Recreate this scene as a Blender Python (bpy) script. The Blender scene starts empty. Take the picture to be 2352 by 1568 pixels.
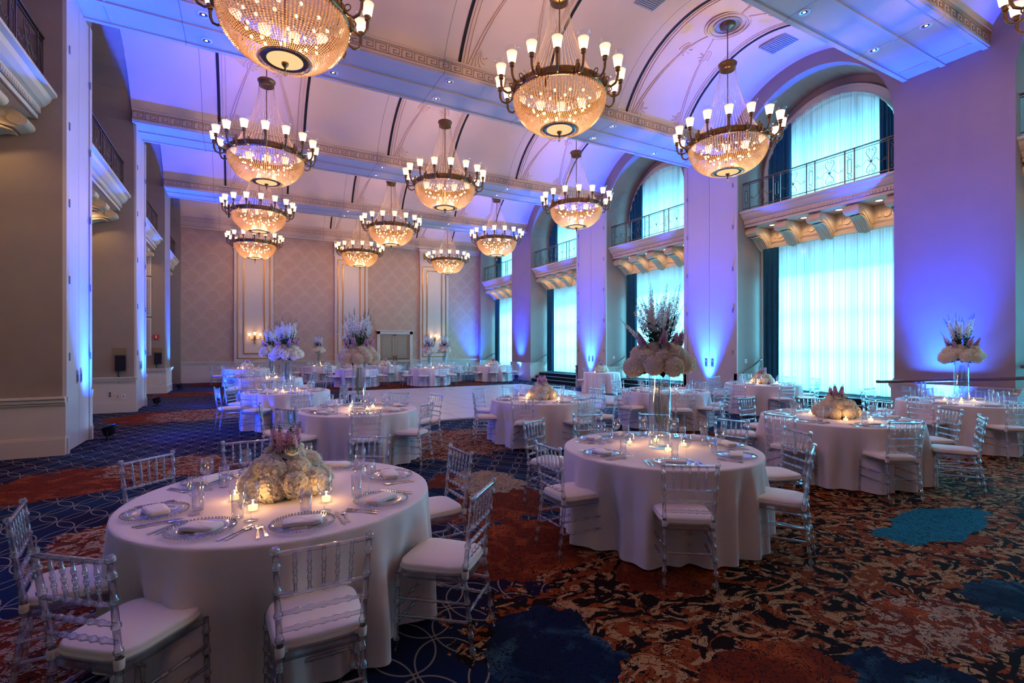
import bpy, math, random
from mathutils import Vector, Matrix
R = random.Random(7)
PI = math.pi
TH = math.radians(28.6); FPX = 1139.0; EYE = 1.72
SC = bpy.context.scene
COL = SC.collection

# ------------------------------------------------------------------ mesh builder
class MB:
    def __init__(s): s.v = []; s.f = []; s.m = []; s.s = []; s.cm = 0; s.T = None
    def mat(s, i): s.cm = i; return s
    def xf(s, T=None): s.T = T; return s
    def add(s, vs, fs, smooth=False):
        n = len(s.v)
        if s.T is not None: vs = [tuple(s.T @ Vector(p)) for p in vs]
        s.v.extend(vs)
        for f in fs: s.f.append(tuple(i + n for i in f)); s.m.append(s.cm); s.s.append(smooth)
        return s
    def box(s, x0, x1, y0, y1, z0, z1):
        v = [(x0,y0,z0),(x1,y0,z0),(x1,y1,z0),(x0,y1,z0),(x0,y0,z1),(x1,y0,z1),(x1,y1,z1),(x0,y1,z1)]
        return s.add(v, [(0,3,2,1),(4,5,6,7),(0,1,5,4),(1,2,6,5),(2,3,7,6),(3,0,4,7)])
    def cbox(s, cx, cy, z0, z1, wx, wy): return s.box(cx-wx/2, cx+wx/2, cy-wy/2, cy+wy/2, z0, z1)
    def grid(s, fn, nu, nv, cu=False, cv=False, smooth=True):
        mu = nu if cu else nu+1; mv = nv if cv else nv+1
        vs = [fn(i/nu, j/nv) for i in range(mu) for j in range(mv)]
        fs = [(i*mv+j, ((i+1)%mu)*mv+j, ((i+1)%mu)*mv+(j+1)%mv, i*mv+(j+1)%mv) for i in range(nu) for j in range(nv)]
        return s.add(vs, fs, smooth)
    def lathe(s, prof, n=16, c=(0,0,0), smooth=True, caps=False):
        m = len(prof)
        s.grid(lambda u, v: (c[0]+prof[round(v*(m-1))][0]*math.cos(2*PI*u), c[1]+prof[round(v*(m-1))][0]*math.sin(2*PI*u), c[2]+prof[round(v*(m-1))][1]), n, m-1, cu=True, smooth=smooth)
        return s
    def disc(s, c, r, n=16, up=True):
        vs = [(c[0]+r*math.cos(2*PI*i/n), c[1]+r*math.sin(2*PI*i/n), c[2]) for i in range(n)]
        return s.add(vs, [tuple(range(n)) if up else tuple(reversed(range(n)))])
    def tube(s, pts, r, n=6, caps=True, smooth=True):
        P = [Vector(p) for p in pts]; k = len(P); rr = r if isinstance(r, (list, tuple)) else [r]*k
        vs = []; up = None
        for i in range(k):
            d = (P[min(i+1,k-1)] - P[max(i-1,0)])
            d = d.normalized() if d.length > 1e-9 else Vector((0,0,1))
            if up is None: up = Vector((0,0,1)) if abs(d.z) < .9 else Vector((1,0,0))
            a = d.cross(up)
            if a.length < 1e-5: a = d.cross(Vector((0,1,0)))
            a.normalize(); b = a.cross(d).normalized(); up = b
            for j in range(n):
                t = 2*PI*j/n; vs.append(tuple(P[i] + (a*math.cos(t) + b*math.sin(t))*rr[i]))
        fs = [(i*n+j, i*n+(j+1)%n, (i+1)*n+(j+1)%n, (i+1)*n+j) for i in range(k-1) for j in range(n)]
        s.add(vs, fs, smooth)
        if caps: s.add([vs[j] for j in range(n)] + [vs[(k-1)*n+j] for j in range(n)], [tuple(reversed(range(n))), tuple(range(n, 2*n))]) if s.T is None else None
        return s
    def ring(s, c, R0, r, n=24, m=6, ax='z'):
        def f(u, v):
            a = 2*PI*u; b = 2*PI*v; q = R0 + r*math.cos(b); x, y, z = q*math.cos(a), q*math.sin(a), r*math.sin(b)
            if ax == 'x': x, y, z = z, x, y
            if ax == 'y': x, y, z = x, z, y
            return (c[0]+x, c[1]+y, c[2]+z)
        return s.grid(f, n, m, True, True)
    def prism(s, poly, ax, a, b):      # polygon in the two other axes, extruded along ax from a to b
        def P(p, t): return {'x': (t, p[0], p[1]), 'y': (p[0], t, p[1]), 'z': (p[0], p[1], t)}[ax]
        n = len(poly)
        return s.add([P(p, a) for p in poly] + [P(p, b) for p in poly],
                     [tuple(reversed(range(n))), tuple(range(n, 2*n))] + [(i, (i+1) % n, n+(i+1) % n, n+i) for i in range(n)])
    def mesh(s, name, mats):
        me = bpy.data.meshes.new(name); me.from_pydata(s.v, [], s.f)
        for m in (mats if isinstance(mats, (list, tuple)) else [mats]): me.materials.append(m)
        me.polygons.foreach_set('material_index', s.m); me.polygons.foreach_set('use_smooth', s.s); me.update()
        return me
    def build(s, name, mats, parent=None, loc=None, fix=False):
        me = s.mesh(name, mats)
        if fix:
            import bmesh
            b = bmesh.new(); b.from_mesh(me); bmesh.ops.recalc_face_normals(b, faces=b.faces); b.to_mesh(me); b.free()
        return link(name, me, parent, loc)

def link(name, data, parent=None, loc=None, rot=None, scale=None):
    o = bpy.data.objects.new(name, data); COL.objects.link(o)
    if parent is not None: o.parent = parent
    if loc is not None: o.location = loc
    if rot is not None: o.rotation_euler = rot
    if scale is not None: o.scale = (scale,)*3 if isinstance(scale, (int, float)) else scale
    return o
def tag(o, label=None, cat=None, group=None, kind=None):
    if label: o['label'] = label
    if cat: o['category'] = cat
    if group: o['group'] = group
    if kind: o['kind'] = kind
    return o
def empty(name, loc=(0,0,0), rz=0):
    o = link(name, None, None, loc, (0,0,rz)); o.empty_display_size = .1; return o
KIDS = {}
def freeze(o):                       # remember the whole family of a prototype
    KIDS[o.name] = [(c, [g for g in bpy.data.objects if g.parent == c]) for c in bpy.data.objects if c.parent == o]
    return o
def dup(o, loc, rz=0, scale=None, label=None, group=None, rot=None):
    c = o.copy(); COL.objects.link(c); c.location = loc; c.rotation_euler = rot or (0,0,rz)
    if scale: c.scale = (scale,)*3
    for ch, gs in KIDS.get(o.name, []):
        k = ch.copy(); COL.objects.link(k); k.parent = c
        for g in gs:
            q = g.copy(); COL.objects.link(q); q.parent = k
    if label: c['label'] = label
    if group: c['group'] = group
    return c
USED = set()
def place(proto, loc, rz=0, label=None, group=None, scale=None, rot=None):   # first use moves the prototype itself
    if proto.name not in USED:
        USED.add(proto.name); KIDS.setdefault(proto.name, [])
        proto.location = loc; proto.rotation_euler = rot or (0,0,rz)
        if scale: proto.scale = (scale,)*3
        if label: proto['label'] = label
        if group: proto['group'] = group
        return proto
    return dup(proto, loc, rz, scale, label, group, rot)

# ------------------------------------------------------------------ materials
class NT:
    def __init__(s, name):
        s.m = bpy.data.materials.new(name); s.m.use_nodes = True; s.t = s.m.node_tree
        s.t.nodes.clear(); s.out = s.t.nodes.new('ShaderNodeOutputMaterial')
    def n(s, typ, ins=None, **kw):
        nd = s.t.nodes.new(typ)
        for k, v in kw.items(): setattr(nd, k, v)
        for k, v in (ins or {}).items():
            if isinstance(v, bpy.types.NodeSocket): s.t.links.new(v, nd.inputs[k])
            else: nd.inputs[k].default_value = v
        return nd
    def math(s, op, a, b=None, c=None, clamp=False):
        ins = {0: a}
        if b is not None: ins[1] = b
        if c is not None: ins[2] = c
        return s.n('ShaderNodeMath', ins, operation=op, use_clamp=clamp).outputs[0]
    def mix(s, f, a, b):
        nd = s.t.nodes.new('ShaderNodeMix'); nd.data_type = 'RGBA'
        for i, v in ((0, f), (6, a), (7, b)):
            if isinstance(v, bpy.types.NodeSocket): s.t.links.new(v, nd.inputs[i])
            else: nd.inputs[i].default_value = v if i == 0 else (*v, 1)
        return nd.outputs[2]
    def xyz(s):
        c = s.n('ShaderNodeTexCoord').outputs['Object']; sp = s.n('ShaderNodeSeparateXYZ', {0: c})
        return c, sp.outputs[0], sp.outputs[1], sp.outputs[2]
    def noise(s, vec, sc, det=2, dist=0, rough=.5):
        return s.n('ShaderNodeTexNoise', {'Vector': vec, 'Scale': sc, 'Detail': det, 'Distortion': dist, 'Roughness': rough}).outputs[0]
    def step(s, x, t, w=.02):        # smooth threshold
        return s.math('MULTIPLY_ADD', x, 1/w, -t/w, clamp=True)
    def surf(s, sh): s.t.links.new(sh, s.out.inputs[0]); return s.m
    def diff(s, col, rough=.6, spec=.3, **kw):
        ins = {'Base Color': col if isinstance(col, bpy.types.NodeSocket) else (*col, 1), 'Roughness': rough, 'Specular IOR Level': spec}
        ins.update(kw); return s.surf(s.n('ShaderNodeBsdfPrincipled', ins).outputs[0])
def plain(name, col, rough=.6, spec=.3, **kw): return NT(name).diff(col, rough, spec, **kw)
def noisy(name, a, b, sc, rough=.7, spec=.2, det=3):
    t = NT(name); c = t.xyz()[0]; return t.diff(t.mix(t.noise(c, sc, det), a, b), rough, spec)
def emit(name, col, st):
    t = NT(name); m = t.surf(t.n('ShaderNodeEmission', {'Color': (*col, 1), 'Strength': st}).outputs[0])
    m.cycles.emission_sampling = 'NONE'; return m
def clear(name, tint, rmin, rmax, rough=.02, gcol=(1,1,1), refr=0, edge=.86):
    t = NT(name); lw = t.n('ShaderNodeLayerWeight', {'Blend': .35}).outputs['Facing']
    p = t.math('POWER', lw, 2.6)
    f = t.math('MULTIPLY_ADD', p, rmax-rmin, rmin, clamp=True)
    a = t.n('ShaderNodeBsdfTransparent', {'Color': t.mix(t.math('POWER', lw, 2.2), tint, tuple(q*q*edge for q in tint))}); b = t.n('ShaderNodeBsdfAnisotropic', {'Color': (*gcol, 1), 'Roughness': rough})
    if refr:
        q = t.n('ShaderNodeBsdfRefraction', {'Color': (*tint, 1), 'Roughness': .0, 'IOR': 1.33})
        a = t.n('ShaderNodeMixShader', {0: refr, 1: a.outputs[0], 2: q.outputs[0]})
    mx = t.n('ShaderNodeMixShader', {0: f, 1: a.outputs[0], 2: b.outputs[0]})
    return t.surf(mx.outputs[0])

M = {}
M['plaster'] = noisy('wall_plaster', (.26,.195,.18), (.30,.23,.21), 2.2)
M['jamb'] = noisy('jamb_plaster', (.235,.18,.14), (.28,.22,.175), 3)
M['cream'] = plain('cream_trim', (.58,.50,.43), .5)
M['creamdk'] = plain('carved_trim', (.60,.47,.32), .55)
M['ceil'] = None
M['gold'] = plain('gilt_moulding', (.42,.20,.035), .35, .5, Metallic=.6)
M['key'] = plain('tan_paint', (.30,.21,.16), .6)
M['tanrib'] = plain('tan_rib_paint', (.52,.38,.29), .6)
M['black'] = plain('black_slot', (.006,.006,.008), .8)
M['bronze'] = noisy('aged_bronze', (.10,.055,.02), (.28,.15,.055), 30, .35, .6)
M['bronze'].node_tree.nodes['Principled BSDF'].inputs['Metallic'].default_value = .75
M['rail'] = plain('wrought_metal', (.13,.095,.08), .4, .5, Metallic=.6)
M['cloth'] = plain('white_linen', (.80,.74,.74), .75, .2)
M['cushion'] = plain('ivory_cushion', (.84,.77,.72), .6, .25)
M['napkin'] = plain('white_napkin', (.86,.82,.80), .7, .2)
M['acrylic'] = clear('clear_acrylic', (.96,.97,.99), .14, .95, .13, (1,1,1), .40, .62)
M['glass'] = clear('clear_glass', (.97,.98,1), .10, .98, .04)
M['vase'] = clear('vase_glass', (.94,.98,1), .05, .8, .01)
M['pane'] = clear('window_pane', (.95,.98,1), .05, .5, .02)
M['bead'] = plain('silver_bead', (.55,.5,.5), .2, .6, Metallic=.9)
M['silver'] = plain('silver_flatware', (.62,.60,.60), .18, .6, Metallic=1.0)
M['steel'] = plain('brushed_steel', (.5,.5,.52), .3, .6, Metallic=.9)
M['wood'] = plain('dark_wood_rail', (.10,.045,.03), .35, .5)
M['drape'] = noisy('teal_drape', (.012,.075,.13), (.02,.12,.19), 4, .8, .1)
M['white'] = plain('white_plastic', (.7,.68,.66), .4)
M['phone'] = plain('black_plastic', (.012,.012,.018), .4)
M['red'] = plain('red_alarm', (.5,.02,.02), .4)
M['brass'] = plain('brass_plaque', (.32,.24,.12), .35, .5, Metallic=.7)
M['grey'] = plain('grey_grille', (.22,.22,.26), .5)
M['door'] = plain('door_paint', (.34,.245,.16), .45)
M['fdoor'] = plain('partition_door_paint', (.50,.44,.42), .45)
M['leaf'] = noisy('green_leaf', (.012,.05,.012), (.05,.13,.04), 12, .5, .3)
M['dkleaf'] = plain('dark_leaf', (.012,.03,.012), .5)
def petal(name, a, b, sc):
    t = NT(name); c = t.xyz()[0]; col = t.mix(t.noise(c, sc, 2), a, b)
    d = t.n('ShaderNodeBsdfDiffuse', {'Color': col}); e = t.n('ShaderNodeBsdfTranslucent', {'Color': col})
    return t.surf(t.n('ShaderNodeMixShader', {0: .42, 1: d.outputs[0], 2: e.outputs[0]}).outputs[0])
M['petal'] = petal('ivory_petal', (.90,.80,.62), (.98,.93,.82), 40)
M['lpetal'] = petal('white_petal', (.88,.88,.86), (.97,.97,.97), 40)
M['pink'] = petal('pink_petal', (.80,.45,.62), (.95,.72,.84), 60)
M['rose'] = plain('cream_rose', (.88,.82,.66), .7, .1)
M['wax'] = emit('glowing_wax', (1,.60,.24), 2.6)
M['flame'] = emit('candle_flame', (1,.75,.38), 14)
M['bulb'] = emit('warm_bulb', (1,.66,.27), 9)
M['pearl'] = emit('downlight_lamp', (1,.75,.45), 5)
M['ledlens'] = emit('blue_lamp_lens', (.25,.6,1), 9)
def mk_shade():
    t = NT('frosted_shade'); c, x, y, z = t.xyz()
    g = t.math('MULTIPLY_ADD', z, -6.0, 1.0, clamp=True)       # the lamp glows at the bottom of each frosted cup
    e = t.n('ShaderNodeEmission', {'Color': (1,.66,.36,1), 'Strength': t.math('MULTIPLY_ADD', g, 1.15, .38)})
    d = t.n('ShaderNodeBsdfTranslucent', {'Color': (.9,.8,.7,1)})
    a = t.n('ShaderNodeAddShader', {0: e.outputs[0], 1: d.outputs[0]}); m = t.surf(a.outputs[0]); m.cycles.emission_sampling = 'NONE'; return m
M['shade'] = mk_shade()
def mk_crystal(name, tr, wt):
    t = NT(name)
    a = t.n('ShaderNodeBsdfTransparent', {'Color': (1,.98,.95,1)})
    b = t.n('ShaderNodeBsdfAnisotropic', {'Color': (1,.90,.76,1), 'Roughness': .12})
    c = t.n('ShaderNodeBsdfTranslucent', {'Color': (1,.70,.36,1)})
    m1 = t.n('ShaderNodeMixShader', {0: wt, 1: b.outputs[0], 2: c.outputs[0]})
    m2 = t.n('ShaderNodeMixShader', {0: tr, 1: m1.outputs[0], 2: a.outputs[0]})
    return t.surf(m2.outputs[0])
M['crystal'] = mk_crystal('crystal_bead', .15, .75)
M['strand'] = mk_crystal('crystal_strand', .72, .45)
M['alabaster'] = emit('lit_alabaster', (1,.55,.26), 1.0)
def mk_sheer():
    t = NT('sheer_voile'); a = t.n('ShaderNodeBsdfTransparent', {'Color': (.9,.97,1,1)})
    lw = t.n('ShaderNodeLayerWeight', {'Blend': .5}).outputs['Facing']; b = t.n('ShaderNodeBsdfTranslucent', {'Color': t.mix(lw, (.92,.97,1), (.16,.45,.55))}); c = t.n('ShaderNodeBsdfDiffuse', {'Color': (.66,.70,.72,1)})
    m1 = t.n('ShaderNodeMixShader', {0: .35, 1: b.outputs[0], 2: c.outputs[0]})
    m2 = t.n('ShaderNodeMixShader', {0: .30, 1: m1.outputs[0], 2: a.outputs[0]})
    return t.surf(m2.outputs[0])
M['sheer'] = mk_sheer()
def mk_ceil():
    t = NT('ceiling_paint'); c, x, y, z = t.xyz()
    n = t.noise(c, 1.3, 3)
    fx = t.math('PINGPONG', t.math('ADD', x, .95), 1.2); s1 = t.math('LESS_THAN', fx, .008)
    return t.diff(t.mix(s1, t.mix(n, (.50,.39,.33), (.56,.44,.375)), (.26,.22,.20)), .7, .15)
M['ceil'] = mk_ceil()
def mk_paper():
    t = NT('damask_wallpaper'); c, x, y, z = t.xyz()
    n = t.noise(c, 2.5, 3); nn = t.math('MULTIPLY_ADD', n, 1.1, -.55)
    def scallop(ox, oz):       # rows of pointed arches, staggered
        w = t.math('ABSOLUTE', t.math('SINE', t.math('MULTIPLY_ADD', x, PI/.84, ox)))
        q = t.math('ADD', t.math('MULTIPLY_ADD', z, 1/.90, oz), t.math('ADD', t.math('MULTIPLY', t.math('POWER', w, .8), -.52), t.math('MULTIPLY', nn, .10)))
        f = t.math('FRACT', q)
        return t.math('MAXIMUM', t.math('LESS_THAN', t.math('ABSOLUTE', t.math('ADD', f, -.5)), .035), t.math('LESS_THAN', t.math('ABSOLUTE', t.math('ADD', f, -.64)), .016))
    l = t.math('MAXIMUM', scallop(0, 0), scallop(PI/2, .5))
    n2 = t.noise(c, 9, 2, 2); l2 = t.math('LESS_THAN', t.math('ABSOLUTE', t.math('ADD', n2, -.5)), .022)
    k = t.math('MULTIPLY', t.math('MAXIMUM', l, t.math('MULTIPLY', l2, .8)), .38)
    return t.diff(t.mix(k, t.mix(n, (.40,.265,.19), (.46,.315,.23)), (.60,.46,.37)), .65, .2)
M['paper'] = mk_paper()
def mk_dance():
    t = NT('white_dance_tile'); c, x, y, z = t.xyz()
    a = t.math('LESS_THAN', t.math('PINGPONG', x, .46), .010); b = t.math('LESS_THAN', t.math('PINGPONG', y, .46), .014)
    n = t.noise(c, 6, 3)
    return t.diff(t.mix(t.math('MAXIMUM', a, b), t.mix(n, (.56,.49,.50), (.66,.59,.60)), (.22,.18,.20)), .3, .35)
M['dance'] = mk_dance()

# carpet: navy field with interlaced ovals, big ragged flowers, and a dense damask field
PATCH = [  # cx, cy, rx, ry, type (0 rust, 1 cream, 2 blue, 3 damask, 4 cyan)
 (-1.95,8.2,.75,.85,0), (-.85,8.6,.85,.75,5), (-1.9,14.8,.9,1.1,0), (-.9,14.9,1.1,1.2,5), (-1.6,21.5,1.4,.9,0), (0,26.8,2.6,.8,0),
 (-1.1,5.5,.45,.55,5), (-1.15,3.7,.5,.6,5), (3.3,8.5,2.0,1.25,5), (2.3,5.3,.85,1.0,0), (2.75,5.7,.45,.6,1), (2.0,5.45,.28,.34,2),
 (6.3,21.6,4.3,1.3,0), (6.0,25.5,4,1.5,5), (5.6,10.2,.01,.01,0), (7.2,6.2,1.6,1.4,0),
 (2.25,3.75,.8,.55,0), (3.3,2.9,.8,.5,0)]
DPATCH = [(2.0,3.5,.55,.38,0), (2.9,2.75,.5,.3,0), (1.55,2.38,.36,.42,2), (5.95,2.25,.80,.30,4), (4.65,1.3,.42,.30,2), (3.0,1.25,.34,.28,2), (3.75,1.45,.50,.30,5), (6.3,1.2,.8,.45,0), (.9,1.6,.4,.3,0), (2.4,1.6,.45,.3,0)]
def mk_carpet():
    t = NT('patterned_carpet'); c, x, y, z = t.xyz()
    nb = t.noise(c, .55, 2)
    base = t.mix(t.step(nb, .42, .2), (.007,.007,.028), (.005,.024,.065))
    def rings(px, py, ox, oy):
        u = t.math('SUBTRACT', t.math('FRACT', t.math('MULTIPLY_ADD', x, 1/px, ox)), .5)
        v = t.math('SUBTRACT', t.math('FRACT', t.math('MULTIPLY_ADD', y, 1/py, oy)), .5)
        r = t.math('SQRT', t.math('ADD', t.math('MULTIPLY', u, u), t.math('MULTIPLY', v, v)))
        return t.math('LESS_THAN', t.math('ABSOLUTE', t.math('SUBTRACT', r, .47)), .012)
    l = t.math('MAXIMUM', rings(.40,.56,0,0), rings(.40,.56,.5,.5))
    col = t.mix(t.math('MULTIPLY', l, .8), base, (.26,.21,.17))
    nz = t.noise(c, 7, 4, .6, .65); rag = t.math('ADD', t.math('MULTIPLY_ADD', nz, .8, -.40), t.math('MULTIPLY_ADD', t.noise(c, 2.4, 1, 0), .9, -.45))
    # line work inside flowers
    lv = t.noise(c, 9, 3, 3.5); lines = t.math('LESS_THAN', t.math('ABSOLUTE', t.math('ADD', lv, -.5)), .028)
    dk = (.02,.010,.010)
    tone = t.noise(c, 3, 2, 1)
    rust = t.mix(lines, t.mix(t.step(tone,.5,.3), (.13,.018,.006), (.38,.085,.020)), dk)
    # damask
    sv = t.n('ShaderNodeMapping', {'Vector': c, 'Rotation': (0,0,.6), 'Scale': (1,1.25,1)}).outputs[0]
    a = t.noise(sv, 2.5, 3, 2.6); b = t.noise(sv, 3.7, 3, 3.2); e = t.noise(sv, 9, 2, 2)
    dm = t.mix(t.step(a, .50, .008), (.008,.004,.004), (.19,.040,.011))
    dm = t.mix(t.step(b, .535, .008), dm, t.mix(t.noise(c, 1, 1), (.24,.10,.03), (.40,.26,.14)))
    dm = t.mix(t.math('LESS_THAN', t.math('ABSOLUTE', t.math('ADD', e, -.5)), .020), dm, (.012,.006,.006))
    cream = t.mix(lines, t.mix(tone, (.26,.17,.11), (.38,.28,.20)), dk)
    mixd = t.mix(t.step(t.noise(c, 6, 3, 2.5), .5, .01), rust, cream)
    kinds = {0: rust, 1: cream, 2: t.mix(lines, t.mix(t.step(tone,.5,.15), (.004,.012,.040), (.025,.065,.11)), (.004,.006,.014)), 4: t.mix(lines, (.01,.13,.20), (.005,.03,.05)), 5: mixd}
    def blob(col, p):
        dx = t.math('MULTIPLY_ADD', x, 1/p[2], -p[0]/p[2]); dy = t.math('MULTIPLY_ADD', y, 1/p[3], -p[1]/p[3])
        d = t.math('SQRT', t.math('ADD', t.math('MULTIPLY', dx, dx), t.math('MULTIPLY', dy, dy)))
        return t.mix(t.math('LESS_THAN', t.math('ADD', d, rag), 1.0), col, kinds[p[4]])
    # dense damask field on the window side of the near floor
    e1 = t.math('SUBTRACT', x, 1.15)
    e2 = t.math('SUBTRACT', t.math('MULTIPLY_ADD', x, .42, 2.3), y)
    fld = t.math('GREATER_THAN', t.math('ADD', t.math('MINIMUM', e1, e2), t.math('MULTIPLY', rag, .9)), 0)
    for p in PATCH: 
        if p[2] > .1: col = blob(col, p)
    col = t.mix(fld, col, dm)
    for p in DPATCH: col = blob(col, p)
    return t.diff(col, .95, .05)
M['carpet'] = mk_carpet()

# ------------------------------------------------------------------ room dimensions
XL, XR = -2.52, 12.97           # side wall planes
YF, YB = -1.93, 28.2            # front (behind camera) and back wall
P = 6.03
B0, BW = 4.10, 1.45             # beams
ZS, ZK, ZC = 7.66, 7.94, 9.33   # soffit, springing, crown
XO = 14.15                      # window wall plane
DEP = 1.35
OPR = [(5.72+P*k, 9.74+P*k) for k in (-1, 0, 1, 2, 3)]
OPL = [(5.94+P*k-.0, 10.42+P*k) for k in (0, 1, 2)] + [(24.05, 28.0)]
AZ = 6.95
def st(o, label=None): tag(o, label, None, None, 'structure'); return o

def arched_wall(xw, xb, ops, ytop=9.5):
    """side wall at x=xw with deep arched openings whose reveals run back to x=xb"""
    m = MB(); ys = [YF] + [v for o in ops for v in o] + [YB]
    for i in range(0, len(ys), 2):
        a, b = ys[i], ys[i+1]
        if b - a > .01: m.add([(xw,a,0),(xw,b,0),(xw,b,ytop),(xw,a,ytop)], [(0,1,2,3)])
    for (a, b) in ops:
        c = (a+b)/2; r = (b-a)/2; N = 28
        arc = [(c - r*math.cos(PI*i/N), AZ + r*math.sin(PI*i/N)*1.0) for i in range(N+1)]
        for i in range(N):
            (y0,z0),(y1,z1) = arc[i], arc[i+1]
            m.add([(xw,y0,z0),(xw,y1,z1),(xw,y1,ytop),(xw,y0,ytop)], [(0,1,2,3)])
            m.add([(xw,y0,z0),(xw,y1,z1),(xb,y1,z1),(xb,y0,z0)], [(0,1,2,3)], True)
        for yy in (a, b): m.add([(xw,yy,0),(xb,yy,0),(xb,yy,AZ),(xw,yy,AZ)], [(0,1,2,3)])
    return m
st(arched_wall(XR, XO, OPR).build('wall_right', M['plaster']))
st(arched_wall(XL, XL-DEP, OPL).build('wall_left', M['jamb']))
# recess back wall on the left (plain)
m = MB(); m.add([(XL-DEP,YF,0),(XL-DEP,YB,0),(XL-DEP,YB,9.5),(XL-DEP,YF,9.5)], [(0,1,2,3)])
st(m.build('wall_left_recess', M['jamb']))
m = MB(); m.add([(XL-DEP,YB,0),(XO+.6,YB,0),(XO+.6,YB,9.6),(XL-DEP,YB,9.6)], [(0,1,2,3)])
st(m.build('wall_back', M['paper']))
m = MB(); m.add([(XL-DEP,YF,0),(XO+.6,YF,0),(XO+.6,YF,9.6),(XL-DEP,YF,9.6)], [(0,1,2,3)])
st(m.build('wall_front', M['plaster']))
m = MB(); m.add([(XL-DEP,YF,0),(XO+.6,YF,0),(XO+.6,YB,0),(XL-DEP,YB,0)], [(0,1,2,3)])
st(m.build('floor', M['carpet']))

# window wall behind the right recesses, with a square lower and an arched upper opening per bay
WZ0, WZ1 = .48, 4.70; UZ0 = 5.72; UR = 1.72; UZc = 6.80
m = MB()
for (a, b) in OPR:
    c = (a+b)/2; x = XO
    q = lambda y0,y1,z0,z1: m.add([(x,y0,z0),(x,y1,z0),(x,y1,z1),(x,y0,z1)], [(0,1,2,3)])
    q(a-.1,b+.1,0,WZ0); q(a-.1,c-1.86,WZ0,WZ1); q(c+1.86,b+.1,WZ0,WZ1); q(a-.1,b+.1,WZ1,UZ0)
    q(a-.1,c-UR,UZ0,9.3); q(c+UR,b+.1,UZ0,9.3)
    N = 24; arc = [(c-UR*math.cos(PI*i/N), UZc+UR*math.sin(PI*i/N)) for i in range(N+1)]
    for i in range(N):
        m.add([(x,arc[i][0],arc[i][1]),(x,arc[i+1][0],arc[i+1][1]),(x,arc[i+1][0],9.3),(x,arc[i][0],9.3)], [(0,1,2,3)])
st(m.build('wall_right_recess', M['plaster']))
BAYN = ['the window bay at the right edge', 'the nearest full window bay', 'the second window bay', 'the third window bay', 'the farthest window bay']
SHORT = ['right-edge bay', 'nearest window', 'second window', 'third window', 'farthest window']
wn = 0
def wave_sheet(name, mat, y0, y1, z0, z1, x, amp, per, n, par=None, topf=None, lean=0.0):
    ph = R.random()*6
    def f(u, v):
        y = y0 + (y1-y0)*u; zt = topf(y) if topf else z1
        a = amp*(.55+.45*(1-v))
        return (x + a*math.sin(y*2*PI/per + ph + .5*math.sin(y*3.1)) + a*.4*math.sin(y*2*PI/(per*.37)+ph*2), y + lean*(1-v)*(1 if u > .5 else -1)*u, z0+(zt-z0)*v)
    mm = MB(); mm.grid(f, n, 12); return mm.build(name, mat, par)
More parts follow.
